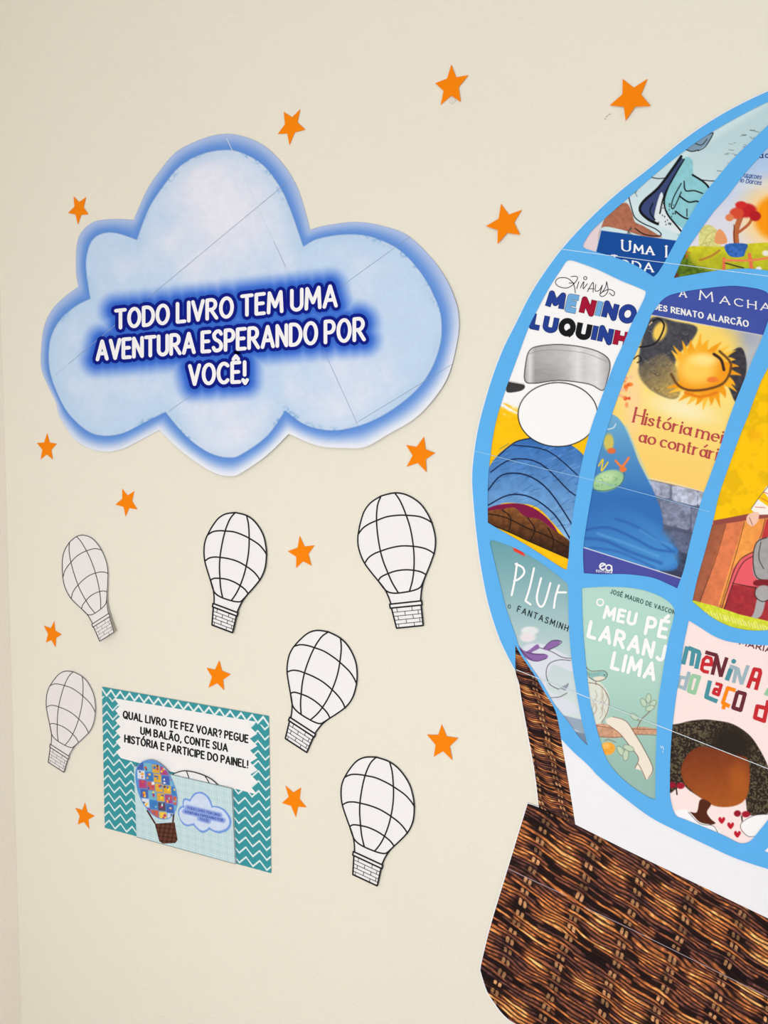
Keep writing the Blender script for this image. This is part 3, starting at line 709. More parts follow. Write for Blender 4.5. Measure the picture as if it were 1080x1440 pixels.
lines('sheet_joint', [[(714.5, 1222), (795, 1259)], [(822, 1276), (880, 1303), (1070, 1397), (1120, 1422)]], .8, (176, 162, 172), HW+.0003, basket)
# ---- the blue envelope and the windows cut in it for the covers
P1 = outline([(1120, 128), (1080, 143), (1033, 167), (991, 192), (948, 223), (913, 252), (882, 279.5), (850.6, 307), (831, 326), (821, 342)], [(821, 342), (823, 349.5), (862, 361), (893, 373), (914, 386), (920.6, 388), (932, 373), (955.6, 330), (983, 283), (1010, 248), (1033, 221), (1057, 198), (1080, 176), (1120, 142)])
P2 = outline([(1120, 176), (1080, 207.5), (1066, 223), (1046.7, 244.5), (1023, 275.6), (1004, 297), (984.5, 324), (965, 353.4), (947.5, 391)], [(947.5, 391), (969, 387), (1008, 380.6), (1046.7, 377.7), (1080, 380.6), (1120, 388)])
P3 = outline([(790, 377), (796, 368), (802, 366), (811.7, 368.4), (840.5, 379), (872, 394), (901, 406), (908, 412), (901, 430), (888.7, 454), (876.7, 483), (864.6, 509), (850, 548), (840.5, 574), (830, 605), (819, 648), (813, 679), (807, 715.5), (802, 749), (799.6, 783), (797, 801)], [(797, 801), (790, 798.6), (766, 783), (739.4, 766), (708, 748), (686, 735)], [(686, 735), (685.8, 703.5), (686.5, 672), (690, 636), (694.5, 606), (701, 579), (712, 545), (727, 504), (742, 463.5), (756, 434.6), (773, 403), (790, 377)])
P4 = outline([(916, 442.6), (926, 428), (935.5, 418.5), (950, 412.5), (983.7, 406.5), (1024.6, 402), (1051, 403.6), (1075, 409), (1084, 420), (1083, 440), (1077.6, 459), (1070, 479), (1060.7, 500), (1048.7, 529), (1034, 565), (1022, 598), (1012.6, 629), (998, 670), (988.5, 696), (979, 730), (969, 768.5), (962, 800), (952.4, 827.5)], [(952.4, 827.5), (940, 821.5), (916, 812), (880, 807.5), (844, 807.5), (821, 806)], [(821, 806), (820, 773), (825, 735), (832, 694), (839, 653), (847, 624), (857, 593), (868, 560.5), (880, 529), (894.6, 495.6), (909, 462), (916, 442.6)])
P5 = outline([(1120, 440), (1095, 485), (1080, 517), (1070, 536.5), (1060.7, 560.5), (1051, 587), (1040, 614), (1022.5, 662.5), (1010, 700), (1002.7, 733), (991, 777), (981, 812.5), (973.5, 846)], [(973.5, 846), (983, 854), (1001.7, 868.7), (1026.7, 881), (1054, 886.5), (1080, 886.5), (1120, 884)])
P6 = outline([(689, 764), (690, 760.5), (696, 760.5), (720, 769), (744, 781), (766, 795), (785, 810), (796, 819), (799, 826.7), (799.6, 872.4), (803, 920.5), (809, 964), (818, 1013), (826.7, 1048.7)], [(826.7, 1048.7), (814, 1036), (801.7, 1019), (787, 1000), (776.7, 986), (760, 957), (743, 932), (731, 913), (725, 894), (713, 860), (706, 834), (696, 793), (689, 764)])
P7 = outline([(818, 827), (852, 825), (890.7, 827), (916.7, 833.7), (937.4, 844), (948, 856), (947, 870), (940, 898.5), (932, 945), (925.5, 990), (923.5, 1028), (922, 1076), (921.6, 1124.4)], [(921.6, 1124.4), (909, 1119.6), (887, 1105), (868, 1088), (853.7, 1069), (844, 1042.6), (835.6, 1011), (829.6, 985), (823, 924.4), (819.4, 878), (818, 827)])
P8 = outline([(968.5, 872.6), (981.5, 880.4), (1007, 896), (1033, 903.7), (1080, 907.6), (1120, 906)], [(1120, 906), (1120, 1100), (1098, 1130), (1080, 1153), (1068, 1168), (1056, 1182), (1046, 1186), (1036.7, 1184.6), (1012.6, 1172.6), (964.4, 1153), (950, 1146), (942.8, 1124), (942, 1100), (942.8, 1064), (945, 1028), (950, 985), (956, 947), (961, 909), (968.5, 872.6)])
P9 = outline([(1075, 1197), (1090, 1185), (1120, 1180)], [(1120, 1180), (1120, 1214), (1075, 1197)])
blue = outline(b_left, [(724.8, 943), (724.6, 907)], strap_r_up, blue_low, [(1125, 1234), (1125, 112)])
HF = HB+.0011
fr = slab('blue_envelope', blue, SKY, HF, bal, thick=.00025, holes=[P1, P2, P3, P4, P5, P6, P7, P8, P9])
lines('sheet_joint', [[(786, 350), (1085, 389), (1120, 394)]], .8, (214, 232, 248), HF+.0001, bal)
lines('sheet_joint', [[(667, 634), (768, 660), (833, 675), (916, 697), (998, 720)]], .7, (160, 208, 245), HF+.0001, bal)
lines('sheet_joint', [[(726, 942), (802, 971), (856, 993), (945, 1028), (1080, 1081), (1120, 1097)]], .95, (222, 232, 240), HF+.0001, bal)
lines('sheet_joint', [[(971, 800), (962, 862)]], .6, (120, 180, 232), HF+.0001, bal)
for a, b in (((929, 1049), (930.5, 1052)), ((932, 1056), (932.6, 1058)), ((931.5, 1049), (933.5, 1054))):
    flat('scratch', [capsule(a, b, .5)], (210, 232, 250), HF+.0001, bal)
HC = HB+.0002; HT = HB+.00045
def cover(cv, label):
    o = cv.build('book_cover', HC, bal, skirt=0); o['label'] = label; return o
BK = (20, 22, 26)
E = lambda cx, cy, rx, ry, n=14, rot=0: [(cx+rx*math.cos(t)*math.cos(rot)-ry*math.sin(t)*math.sin(rot), cy+rx*math.cos(t)*math.sin(rot)+ry*math.sin(t)*math.cos(rot)) for t in [2*math.pi*k/n for k in range(n)]]
# ---- cover 1: pale woodcut landscape over a navy band
cv = Canvas(P1, .8, bg=(205, 228, 235))
cv.C = cv.C*(.985+.03*fbm(cv.X/30, cv.Y/30))[..., None]
cv.grad([(838, 300), (1125, 120), (1125, 200), (940, 300)], (212, 232, 238), (188, 214, 222), (900, 300), (900, 200), sm=False, soft=6)
cv.fill([(838, 352), (846, 318), (858, 296), (880, 285), (889, 300), (893, 312), (905, 318), (925, 330), (930, 334), (905, 332), (870, 322), (845, 321)], (172, 108, 84), tex=.14, tscale=4)
cv.line([(884, 276), (888, 292), (893, 306), (906, 315), (922, 322), (930, 330), (921, 332), (905, 329), (893, 321)], 1.5, BK)
cv.line([(912, 248.5), (925, 251), (940, 250)], 1.3, BK); cv.line([(980, 252), (995, 254), (1012, 255)], 1.3, BK)
# generic drapery-like hill, navy and turquoise
cv.fill([(957, 222), (947, 238), (930, 262), (908, 282), (901, 295), (910, 308), (924, 314), (930, 290), (946, 262), (962, 232)], (58, 72, 120))
cv.fill([(962, 222), (948, 250), (936, 272), (932, 292), (944, 318), (960, 335), (978, 330), (985, 300), (1000, 272), (988, 256), (975, 244), (974, 226)], (140, 202, 214), tex=.05)
cv.fill([(930, 270), (921, 298), (922, 313), (938, 322), (958, 330), (962, 324), (944, 308), (936, 290)], (222, 232, 238))
for l, w_ in (([(958, 220), (944, 240), (926, 264), (905, 283), (900, 296), (911, 308), (925, 315)], 2.8), ([(962, 224), (948, 248), (934, 275), (928, 300)], 1.6), ([(940, 262), (934, 282), (938, 300), (952, 318), (962, 330)], 1.8), ([(974, 246), (992, 258), (999, 272), (986, 290), (978, 312)], 2.0), ([(962, 255), (964, 268), (976, 268), (988, 272)], 1.4), ([(956, 276), (968, 284), (980, 283), (986, 287)], 1.6), ([(950, 297), (962, 306), (975, 309)], 1.6), ([(966, 294), (966, 304)], 1.2), ([(918, 286), (914, 298), (921, 309)], 1.4), ([(958, 258), (948, 276), (944, 290), (948, 292), (958, 270)], 1.2)):
    cv.line(l, w_*1.35, BK)
rs = random.Random(3)
for k in range(26): cv.blob(rs.uniform(926, 950), rs.uniform(285, 318), .8, 1.2, BK, alpha=.8)
cv.fill([(990, 190), (975, 198), (962, 208), (975, 213), (990, 206), (1000, 195), (1002, 187)], (128, 156, 180)); cv.line([(962, 208), (978, 196), (1000, 187), (1002, 190), (992, 206), (982, 212)], 1.3, BK)
cv.line([(974, 200), (986, 204), (994, 196)], 1.1, BK); cv.line([(960, 208), (972, 213), (982, 211)], 1.4, BK)
for k in range(30):
    x = rs.uniform(1008, 1066); y = 232-(x-1008)*.6+rs.uniform(-22, 10)
    cv.line([(x, y), (x+rs.uniform(1, 7), y+rs.uniform(-.6, .8))], rs.uniform(.5, 1.6), (72, 90, 100), alpha=rs.uniform(.3, .8))
for k in range(6): cv.line([(878+k*3, 336-abs(k-3)), (884, 325), (888, 318+k)], .9, (70, 70, 72), alpha=.6)
for k in range(10): cv.line([(891+rs.uniform(-4, 5), 272+rs.uniform(-6, 6)), (893+rs.uniform(-3, 4), 266+rs.uniform(-4, 4))], 1.1, (60, 76, 86), alpha=.7)
cv.fill([(815, 360), (820, 330), (847, 300), (838, 354)], (228, 211, 218), sm=False)
cv.fill([(845.5, 324), (952, 338.5), (990, 344), (990, 400), (830, 400), (838, 356)], (20, 76, 156), sm=False)
c1 = cover(cv, 'pale blue book cover with a navy title band, topmost left')
CW = (240, 244, 250)
for s_, a_, b_, h_ in (('U', (875, 352.3), (886, 353.6), 14.5), ('MA', (892, 354.5), (919, 358), 10.5), ('I', (937, 361), (937.1, 361.1), 15), ('T', (860, 373), (868, 374), 14.5), ('ODA', (872, 376), (918, 382), 11)):
    letters('title_lettering', text_strokes(s_, a_, b_, h_, gap=.28), CW, 2.7, HT, c1, thin=1.15, serif=1.9)
# ---- cover 2: sunrise meadow
cv = Canvas(P2, .8, bg=(190, 212, 242))
yy = sst(200, 330, cv.Y)[..., None]; cv.C = np.array([168, 200, 238.])*(1-yy)+np.array([222, 222, 236.])*yy
d = np.hypot(cv.X-1092, cv.Y-306)
cv.blend((slice(None), slice(None)), sst(72, 30, d)*.9, (250, 214, 150)); cv.blend((slice(None), slice(None)), sst(38, 24, d), (252, 152, 16))
cv.blend((slice(None), slice(None)), sst(12, 0, np.abs(cv.Y-262-fbm(cv.X/20, cv.Y/9)*14+7))*.3, (240, 244, 250))
cv.fill([(985, 350), (984, 325), (994, 316), (1006, 321), (1012, 332), (1014, 343), (1008, 350)], (214, 212, 138), tex=.12, tscale=3)
for p in ([(988, 342), (996, 330), (1004, 326)], [(996, 346), (1002, 336), (1010, 334)], [(984, 345), (998, 340)]): cv.line(p, .6, (150, 140, 70), alpha=.7)
cv.grad([(930, 356), (975, 346), (1010, 347), (1060, 342), (1125, 338), (1125, 410), (930, 410)], (206, 200, 42), (170, 176, 36), (1000, 345), (1000, 385), sm=False, tex=.12, tscale=8)
cv.fill([(940, 398), (958, 360), (966, 356), (975, 372), (1000, 384), (960, 398)], (88, 116, 30), soft=5, tex=.4, tscale=3)
cv.blob(949, 388, 6, 5, (110, 62, 40), soft=.5)
for k in range(8): cv.blob(966+rs.uniform(-4, 4), 356+rs.uniform(-6, 8), 1.6, 1.2, (206, 92, 48), alpha=.8)
# a small red-crowned tree by a wooden rail, a blue bucket under it
cv.line([(1036, 346), (1035, 325), (1042, 304)], 8, (186, 104, 62)); cv.line([(1037, 328), (1052, 316), (1058, 306)], 4, (186, 98, 56)); cv.line([(1033, 344), (1032, 316)], 1.2, (90, 48, 34))
for x, y, a_, b_, c_ in ((1049, 296, 15, 10, (196, 34, 40)), (1062, 304, 8, 7, (178, 28, 36)), (1036, 300, 10, 8, (214, 78, 52)), (1042, 288, 8, 5, (210, 46, 44)), (1026, 306, 6, 5, (226, 130, 84))): cv.blob(x, y, a_, b_, c_, soft=.2)
cv.fill([(1006, 330), (1012, 322), (1020, 330), (1022, 342), (1006, 342)], (232, 158, 104))
cv.fill([(1020, 344), (1050, 343), (1048, 354), (1044, 361), (1026, 360)], (52, 102, 186), tex=.25, tscale=3); cv.line([(1012, 352), (1000, 360), (984, 366)], 3, (178, 96, 58), alpha=.7)
cv.line([(1018, 364), (1018, 382)], 4.5, (226, 112, 74)); cv.line([(1054, 358), (1057, 378)], 5, (230, 116, 78)); cv.line([(1018, 366), (1056, 366), (1085, 362)], 3, (236, 130, 88)); cv.line([(1020, 370), (1046, 377)], 1.6, (30, 30, 36)); cv.blob(1077, 356, 5, 4, (236, 232, 226)); cv.blob(1067, 378, 4, 3, (236, 232, 236))
c2 = cover(cv, 'book cover with a sunrise meadow under a pale blue sky')
SC = (70, 104, 170)
letters('lettering', text_strokes('ac s', (1068, 222), (1092, 221), 10, gap=.25), (30, 62, 120), 1.4, HT, c2)
letters('lettering', text_strokes('uracoes', (1046, 249), (1070, 252), 9, gap=.16, slant=.3), SC, 1.0, HT, c2)
letters('lettering', text_strokes('io Borges'.replace('B', 'B').replace('g', 'c'), (1041, 256), (1070, 260), 8.5, gap=.14, slant=.3), SC, 1.0, HT, c2)
# ---- cover 3: white and yellow, plain shapes
cv = Canvas(P3, .8, bg=(246, 247, 250))
nb = fbm((cv.X*.8+cv.Y*.6)/14, (cv.Y*.9-cv.X*.5)/3.4, 3)
ya = sst(0, 14, cv.Y-566+(nb-.5)*34-(cv.X-700)*.12)
cv.blend((slice(None), slice(None)), ya, (254, 197, 10))
cv.C = cv.C*(1-.07*ya*(nb-.4))[..., None]
# plain blue hill with soft folds
cv.grad([(684, 668), (700, 640), (722, 624), (745, 617), (775, 622), (800, 624), (826, 650), (822, 700), (808, 750), (802, 762), (780, 738), (756, 714), (730, 708), (706, 708), (682, 718)], (58, 112, 184), (128, 178, 226), (750, 620), (746, 752), tex=.1, tscale=9)
for k in range(150):
    x = rs.uniform(688, 816); y = rs.uniform(630, 748); L_ = rs.uniform(5, 14); cv.line([(x, y), (x+L_, y-L_*rs.uniform(.2, .7))], rs.uniform(.6, 1.6), rs.choice([(156, 198, 238), (34, 70, 136), (44, 92, 166), (104, 158, 216)]), alpha=.4, soft=.8)
for p, w_ in (([(686, 690), (706, 668), (740, 668), (772, 690), (806, 740)], 2.0), ([(690, 664), (720, 646), (760, 652), (800, 690), (816, 700)], 1.8), ([(684, 712), (716, 696), (748, 700), (780, 724), (803, 760)], 2.0), ([(722, 626), (770, 634), (812, 668)], 1.6), ([(700, 642), (724, 622), (748, 616)], 1.8)):
    cv.line(p, w_, (18, 34, 72))
cv.fill([(684, 716), (706, 709), (736, 709), (762, 722), (782, 744), (780, 756), (720, 740), (684, 728)], (128, 22, 70))
# brown boulders
cv.grad([(684, 720), (706, 716), (724, 714), (738, 726), (758, 730), (774, 742), (804, 764), (804, 786), (770, 772), (740, 760), (716, 748), (684, 736)], (146, 90, 44), (62, 36, 22), (740, 715), (730, 762), tex=.3, tscale=4)
for p in ([(684, 722), (712, 728), (740, 742), (770, 754), (803, 772)], [(706, 717), (718, 728), (716, 746)], [(742, 728), (752, 744), (746, 760)], [(770, 742), (778, 758), (776, 774)], [(684, 735), (720, 750), (748, 763), (803, 787)]): cv.line(p, 1.5, (30, 18, 12))
# plain white disc and grey band
cv.fill(E(784.5, 583, 56, 45), (246, 247, 250), soft=.5)
pd = smooth(E(784.5, 583, 56, 45), True, 4); cv.line(np.vstack([pd, pd[:1]]), 1.5, BK, sm=False)
gb = [(738, 535), (739.5, 510), (744, 494), (756, 487), (790, 484.5), (828, 490), (851, 500), (858, 512), (855, 530), (848, 549), (828, 540), (786, 535), (752, 539)]
cv.fill(gb, (206, 206, 206), soft=.5)
p = smooth(gb, True, 4); w_ = cv.win(730, 480, 862, 552); Xs, Ys = cv.X[w_], cv.Y[w_]; a_ = sst(-.5, .5, sdf(Xs, Ys, p))
t_ = (Xs-738)/120; br_ = np.interp(t_, [0, .06, .12, .2, .5, .62, .7, .85, 1], [170, 225, 170, 178, 196, 226, 206, 224, 168])+16*(fbm(Xs/9, Ys/2.5, 3)-.5)
br_ = br_-22*sst(.45, .0, np.abs(t_-.3))*sst(500, 530, Ys)
cv.C[w_] = cv.C[w_]*(1-a_[..., None])+(br_[..., None]+np.array([0, 0, 2.]))*a_[..., None]
cv.line(np.vstack([p, p[:1]]), 1.3, (50, 50, 54), sm=False)
cv.line([(742, 498), (770, 492), (820, 496), (852, 508)], .7, (140, 140, 142))
cv.fill([(712, 543), (716, 536), (737, 541), (734, 549), (714, 552)], (60, 58, 60)); cv.line([(715, 536), (737, 540)], 1.6, (210, 210, 212))
c3 = cover(cv, 'white and yellow book cover with multicoloured title letters')
RB, LB, RD = (36, 64, 150), (112, 172, 226), (164, 18, 54)
letters('title_lettering', text_strokes('MENINO', (770.5, 430), (889, 452.5), 18, 19, gap=.33, slant=.24), [RB, LB, RD, LB, RB, RB], 7.2, HT, c3, edge=(24, 28, 50), ew=.5, n=1)
letters('title_lettering', text_strokes('LUQUINH', (747.5, 459), (879, 486.5), 17.5, 18.5, gap=.33, slant=.2), [RB, RB, BK, BK, RB, RB, RD], 7.0, HT, c3, edge=(24, 28, 50), ew=.5, n=1)
lines('signature', [smooth([(803, 389), (810, 388.5), (812, 392), (806, 400), (797, 405), (786, 403), (781, 397), (786, 391), (797, 391), (805, 397), (808, 404), (809, 412)], False, 5), [(800, 398), (808, 398)], sm([(814, 396), (811, 406)]), sm([(816, 405), (821, 396), (820, 406), (826, 399)]), smooth([(826, 410), (834, 397), (834, 411)], False, 4), sm([(827, 406), (835, 406)]), smooth([(838, 400), (837, 409), (843, 408), (847, 401), (844, 413), (851, 405), (853, 396)], False, 4), smooth([(853, 396), (855, 408), (851, 415), (846, 417), (844, 413), (856, 407), (864, 411), (862, 416), (857, 412)], False, 5), E(823, 391, 2.2, 2.2)+[(825.2, 391)]], 1.05, (40, 42, 48), HT, c3)
# ---- cover 4: indigo bands, sun picture, blue cloth, stone wall
cv = Canvas(P4, .8, bg=(251, 226, 140))
yy = (cv.Y-(cv.X-950)*.25)
t_ = sst(540, 700, yy)[..., None]; cv.C = np.array([250, 224, 130.])*(1-t_)+np.array([250, 208, 112.])*t_
cv.blob(960, 575, 40, 14, (250, 238, 190), soft=.9, rot=.25); cv.blob(890, 560, 12, 50, (250, 214, 160), soft=.8, alpha=.8)
cv.blob(1060, 500, 34, 40, (178, 186, 206), soft=.5, alpha=.9); cv.blob(1035, 470, 30, 18, (150, 162, 190), soft=.6, alpha=.7)
cv.blob(1000, 490, 40, 36, (250, 216, 110), soft=.5)
# dark curling cloud
cv.fill([(898, 510), (905, 470), (918, 446), (950, 452), (980, 460), (972, 480), (955, 498), (948, 520), (956, 545), (950, 560), (930, 556), (908, 540)], (72, 72, 80), soft=2, tex=.25, tscale=4)
cv.grad([(900, 515), (930, 498), (950, 515), (958, 540), (950, 560), (922, 552), (902, 534)], (92, 88, 84), (190, 160, 90), (910, 500), (950, 552), soft=3, tex=.2, tscale=3)
for k in range(46):
    x = rs.uniform(902, 960); y = rs.uniform(455, 552); cv.line([(x, y), (x+4, y+3), (x+8, y+1)], .8, rs.choice([(26, 26, 34), (150, 144, 130), (52, 52, 60)]), alpha=.55)
cv.blob(928, 466, 9, 14, (246, 208, 96), soft=.3, rot=.4); cv.line([(918, 452), (926, 448), (934, 458), (926, 478), (914, 486), (900, 488)], 2.6, (34, 32, 40)); cv.line([(891, 505), (898, 500), (902, 506), (896, 510)], 1.8, (40, 34, 30)); cv.line([(913, 457), (917, 453)], 1.4, (226, 200, 160))
# right rocks
cv.fill([(1020, 508), (1032, 492), (1044, 490), (1050, 512), (1046, 540), (1036, 566), (1026, 548), (1018, 528)], (62, 60, 68), soft=1.4, tex=.3, tscale=4)
# plain sun
for k in range(26):
    an = k*math.tau/26+rs.uniform(-.07, .07); r = rs.uniform(48, 60); c_, s_ = math.cos(an), math.sin(an); n_ = np.array([-s_, c_])
    if 2.7 < an < 3.5: continue
    P_ = lambda r_, q_: (988+c_*r_+n_[0]*q_, 524+(s_*r_+n_[1]*q_)*.92)
    cv.fill([P_(26, -7), P_(38, -5), P_(46, 0), P_(r, 6), P_(46, 5), P_(38, 5), P_(26, 7)], rs.choice([(250, 178, 40), (252, 196, 66), (244, 160, 26)]), soft=1.2)
cv.blob(988, 524, 35, 31, (246, 158, 30), soft=.12); cv.blob(980, 518, 26, 22, (254, 208, 92), soft=.5); cv.blob(990, 506, 18, 8, (255, 228, 140), soft=.7)
cv.line([(944, 526), (954, 542), (972, 549), (1000, 546), (1020, 536), (1028, 512), (1012, 494)], 3, (96, 60, 34), soft=1.6); cv.line([(964, 552), (985, 558), (1008, 552)], 4, (234, 130, 24), soft=1.5)
cv.line([(1004, 498), (1014, 506), (1018, 520)], 4, (60, 40, 32), soft=1)
cv.blob(1002, 534, 8, 4, (240, 130, 50), soft=.3)
# small bright garlands at the left
for k in range(26): cv.blob(880+rs.uniform(-9, 7), 548+rs.uniform(-20, 22), rs.uniform(1.5, 4), rs.uniform(1.5, 4), rs.choice([(226, 74, 36), (246, 150, 90), (248, 196, 160), (244, 120, 40)]), soft=.4, alpha=.85)
# stone wall
sw = [(905, 672), (991, 692), (1000, 760), (985, 840), (930, 815), (915, 740)]
cv.grad(sw, (120, 126, 150), (58, 64, 92), (930, 675), (950, 800), sm=False, soft=1)
def stone(cx, cy, wx, wy, c):
    q = [(cx-wx, cy-wy-wx*.22), (cx, cy-wy-1), (cx+wx, cy-wy+wx*.22), (cx+wx*1.02, cy+wx*.2), (cx+wx*.96, cy+wy+wx*.22), (cx, cy+wy+1), (cx-wx, cy+wy-wx*.24), (cx-wx*1.03, cy-wx*.2)]
    cv.fill(q, c, soft=1, tex=.3, tscale=5)
for cx, cy, wx, wy, c in ((925, 688, 16, 9, (160, 166, 190)), (963, 697, 17, 10, (176, 182, 204)), (992, 703, 10, 9, (180, 186, 206)), (950, 724, 20, 16, (126, 134, 160)), (986, 735, 13, 16, (122, 130, 158)), (955, 762, 22, 13, (92, 100, 128)), (985, 775, 12, 14, (84, 92, 120)), (966, 792, 14, 12, (66, 72, 100))): stone(cx, cy, wx, wy, c)
cv.line([(908, 672), (940, 678), (991, 692)], 1.3, (236, 222, 190))
# blue cloth
cl_ = [(840, 585), (862, 583), (876, 596), (888, 620), (898, 648), (916, 684), (930, 720), (932, 744), (926, 754), (951, 770), (953, 778), (944, 780), (953, 792), (946, 802), (910, 800), (860, 790), (815, 778), (815, 690)]
cv.grad(cl_, (112, 176, 214), (52, 112, 188), (880, 585), (870, 700), soft=1.2)
cv.grad([(815, 690), (850, 700), (926, 740), (953, 792), (900, 800), (815, 775)], (52, 112, 188), (72, 146, 214), (870, 700), (900, 800), soft=8)
for p, c, w_ in (([(824, 745), (856, 742), (890, 756), (920, 772), (948, 776)], (40, 84, 166), 3), ([(822, 757), (850, 760), (886, 776), (930, 792)], (44, 90, 172), 4), ([(866, 730), (890, 738), (920, 756), (944, 774)], (42, 92, 170), 3), ([(830, 770), (870, 776), (920, 798)], (48, 96, 178), 3), ([(840, 750), (880, 764), (925, 782)], (96, 166, 224), 3), ([(900, 745), (925, 760), (945, 768)], (86, 156, 218), 3)): cv.line(p, w_, c, soft=2.2, alpha=.7)
cv.line([(880, 600), (897, 640), (915, 680)], 3, (160, 208, 226), soft=2, alpha=.6)
# green and yellow ball shapes
cv.blob(855, 676, 23, 14, (158, 202, 150), soft=.12, rot=-.35); cv.blob(852, 672, 14, 7, (188, 222, 168), soft=.6, rot=-.35)
for k in range(30): cv.blob(853+rs.uniform(-16, 16), 677+rs.uniform(-7, 7), 1.2, 1, (118, 172, 116), alpha=.5)
cv.line([(830, 688), (852, 690), (872, 682), (878, 668), (872, 656)], .8, (50, 90, 70))
cv.line([(866, 648), (874, 656), (880, 650), (884, 644)], 3.4, (240, 130, 70), soft=.8); cv.blob(876, 660, 5, 4, (238, 124, 62)); cv.line([(842, 655), (848, 646), (846, 662), (855, 650)], 2, (238, 206, 40))
cv.blob(856, 622, 7, 12, (210, 196, 96), soft=.3); cv.blob(860, 634, 6, 4, (226, 110, 60), soft=.3); cv.line([(852, 604), (862, 602), (866, 596)], 1.6, (206, 224, 236))
# bands
cv.fill([(800, 430), (916, 443), (1071.6, 471.5), (1130, 482), (1130, 380), (800, 380)], (66, 84, 168), sm=False)
cv.line([(905, 441), (916, 443), (1071.6, 471.5), (1090, 475)], .9, (226, 222, 220), sm=False)
cv.fill([(815, 768.5), (958.4, 813.5), (980, 820), (980, 850), (815, 850)], (76, 80, 164), sm=False); cv.line([(815, 768), (958.4, 813.5)], 1.1, (238, 236, 240), sm=False)
c4 = cover(cv, 'book cover with indigo bands, a sun picture and blue cloth')
CR = (236, 236, 238)
for s_, a_, b_, h_ in (('A', (956, 416.5), (965, 417.8), 9.5), ('M', (984, 421), (1002, 423.7), 12.5), ('ACHA', (1013, 426), (1083, 437.5), 10)):
    letters('lettering', text_strokes(s_, a_, b_, h_, gap=.34), CR, 2.0, HT, c4, thin=1.1, serif=1.2)
letters('lettering', text_strokes('ÇÕES RENATO ALARCÃO', (911, 433), (1052, 459.5), 7.2, 8.2, gap=.26, space=.4), CR, 2.2, HT, c4, thin=1.4)
TR = (186, 74, 78)
letters('title_lettering', text_strokes('História mei', (890.5, 593), (1014, 622.5), 20, 20.5, gap=.16, space=.2, up=(.22, -.98)), TR, 3.1, HT, c4, thin=1.3, serif=1.8)
letters('title_lettering', text_strokes('ao contrári', (898.5, 620.5), (1007, 646.5), 19.5, 20, gap=.16, space=.2, up=(.2, -.98)), TR, 3.1, HT, c4, thin=1.3, serif=1.8)
lines('publisher_logo', [smooth(E(847.5, 796.5, 4, 4.2)[2:]+[(851, 794)], False, 3), [(843.8, 797.5), (851, 793.5)], smooth(E(856, 798.5, 4, 4, rot=.2), True, 3), [(860, 796), (860.5, 803)]], 2.0, (240, 242, 246), HT, c4)
lines('lettering', [p for _, ss in text_strokes('EDITORA', (838.5, 804), (861, 806.5), 2.6, gap=.3) for p in ss], .7, (230, 232, 240), HT, c4)
# ---- cover 5: yellow over coloured planks
cv = Canvas(P5, .8, bg=(254, 201, 8)); nn = fbm(cv.X/16, cv.Y/16, 3)
cv.C = cv.C*(1-.07*sst(.45, .6, nn))[..., None]; cv.blob(1062, 612, 9, 7, (246, 176, 14), soft=.6, alpha=.7)
cv.fill([(960, 750), (1003, 734), (1125, 716), (1125, 900), (960, 900)], (244, 150, 78), sm=False)
def plank(q, c): cv.fill(q, c, sm=False, tex=.1, tscale=7)
plank([(998, 738), (1021, 736), (985, 850), (960, 850)], (168, 96, 68)); plank([(1022, 736), (1047, 732), (1012, 860), (984, 850)], (224, 126, 82)); plank([(1047, 732), (1074, 728), (1052, 785), (1026, 850), (1010, 850)], (246, 160, 78))
plank([(1078, 730), (1125, 726), (1125, 760), (1070, 760)], (196, 58, 62))
cv.fill([(1018, 858), (1030, 800), (1048, 782), (1068, 774), (1110, 770), (1110, 860)], (236, 96, 108), sm=False); cv.fill([(1030, 822), (1080, 826), (1110, 834), (1110, 890), (1012, 870)], (168, 50, 58), sm=False, tex=.14)
for p, w_ in (([(1021, 737), (1005, 790), (984, 846)], .9), ([(1047, 734), (1034, 782), (1012, 856)], .9), ([(1062, 775), (1042, 786), (1030, 808), (1014, 858)], 1.5), ([(1062, 781), (1046, 790), (1034, 812), (1018, 858)], 1.4), ([(1030, 820), (1050, 824), (1066, 828)], 1.2), ([(1076, 730), (1072, 748), (1068, 758)], 1.1)): cv.line(p, w_, (66, 36, 32), alpha=.85)
cv.fill([(1003, 732), (1050, 723), (1125, 716), (1125, 724), (1055, 731), (1003, 739)], (150, 76, 68), sm=False)
# grey boulders
cv.fill([(1059, 785), (1064, 762), (1078, 756), (1125, 752), (1125, 824), (1066, 816)], (166, 164, 166), tex=.06); cv.line([(1070, 762), (1067, 784), (1074, 800)], 1.2, (60, 58, 60)); cv.line([(1078, 756), (1064, 763), (1059, 785), (1064, 812), (1084, 816)], 1.4, (50, 44, 46))
cv.fill([(1062, 816), (1084, 815), (1110, 816), (1110, 824), (1064, 824)], (130, 34, 44)); cv.blob(1074, 834, 12, 11, (172, 170, 172), soft=.1); cv.fill([(1066, 840), (1076, 842), (1070, 866), (1054, 872), (1060, 862)], (176, 174, 178)); cv.line([(1063, 826), (1062, 838), (1072, 846), (1084, 842)], 1.3, (50, 44, 46))
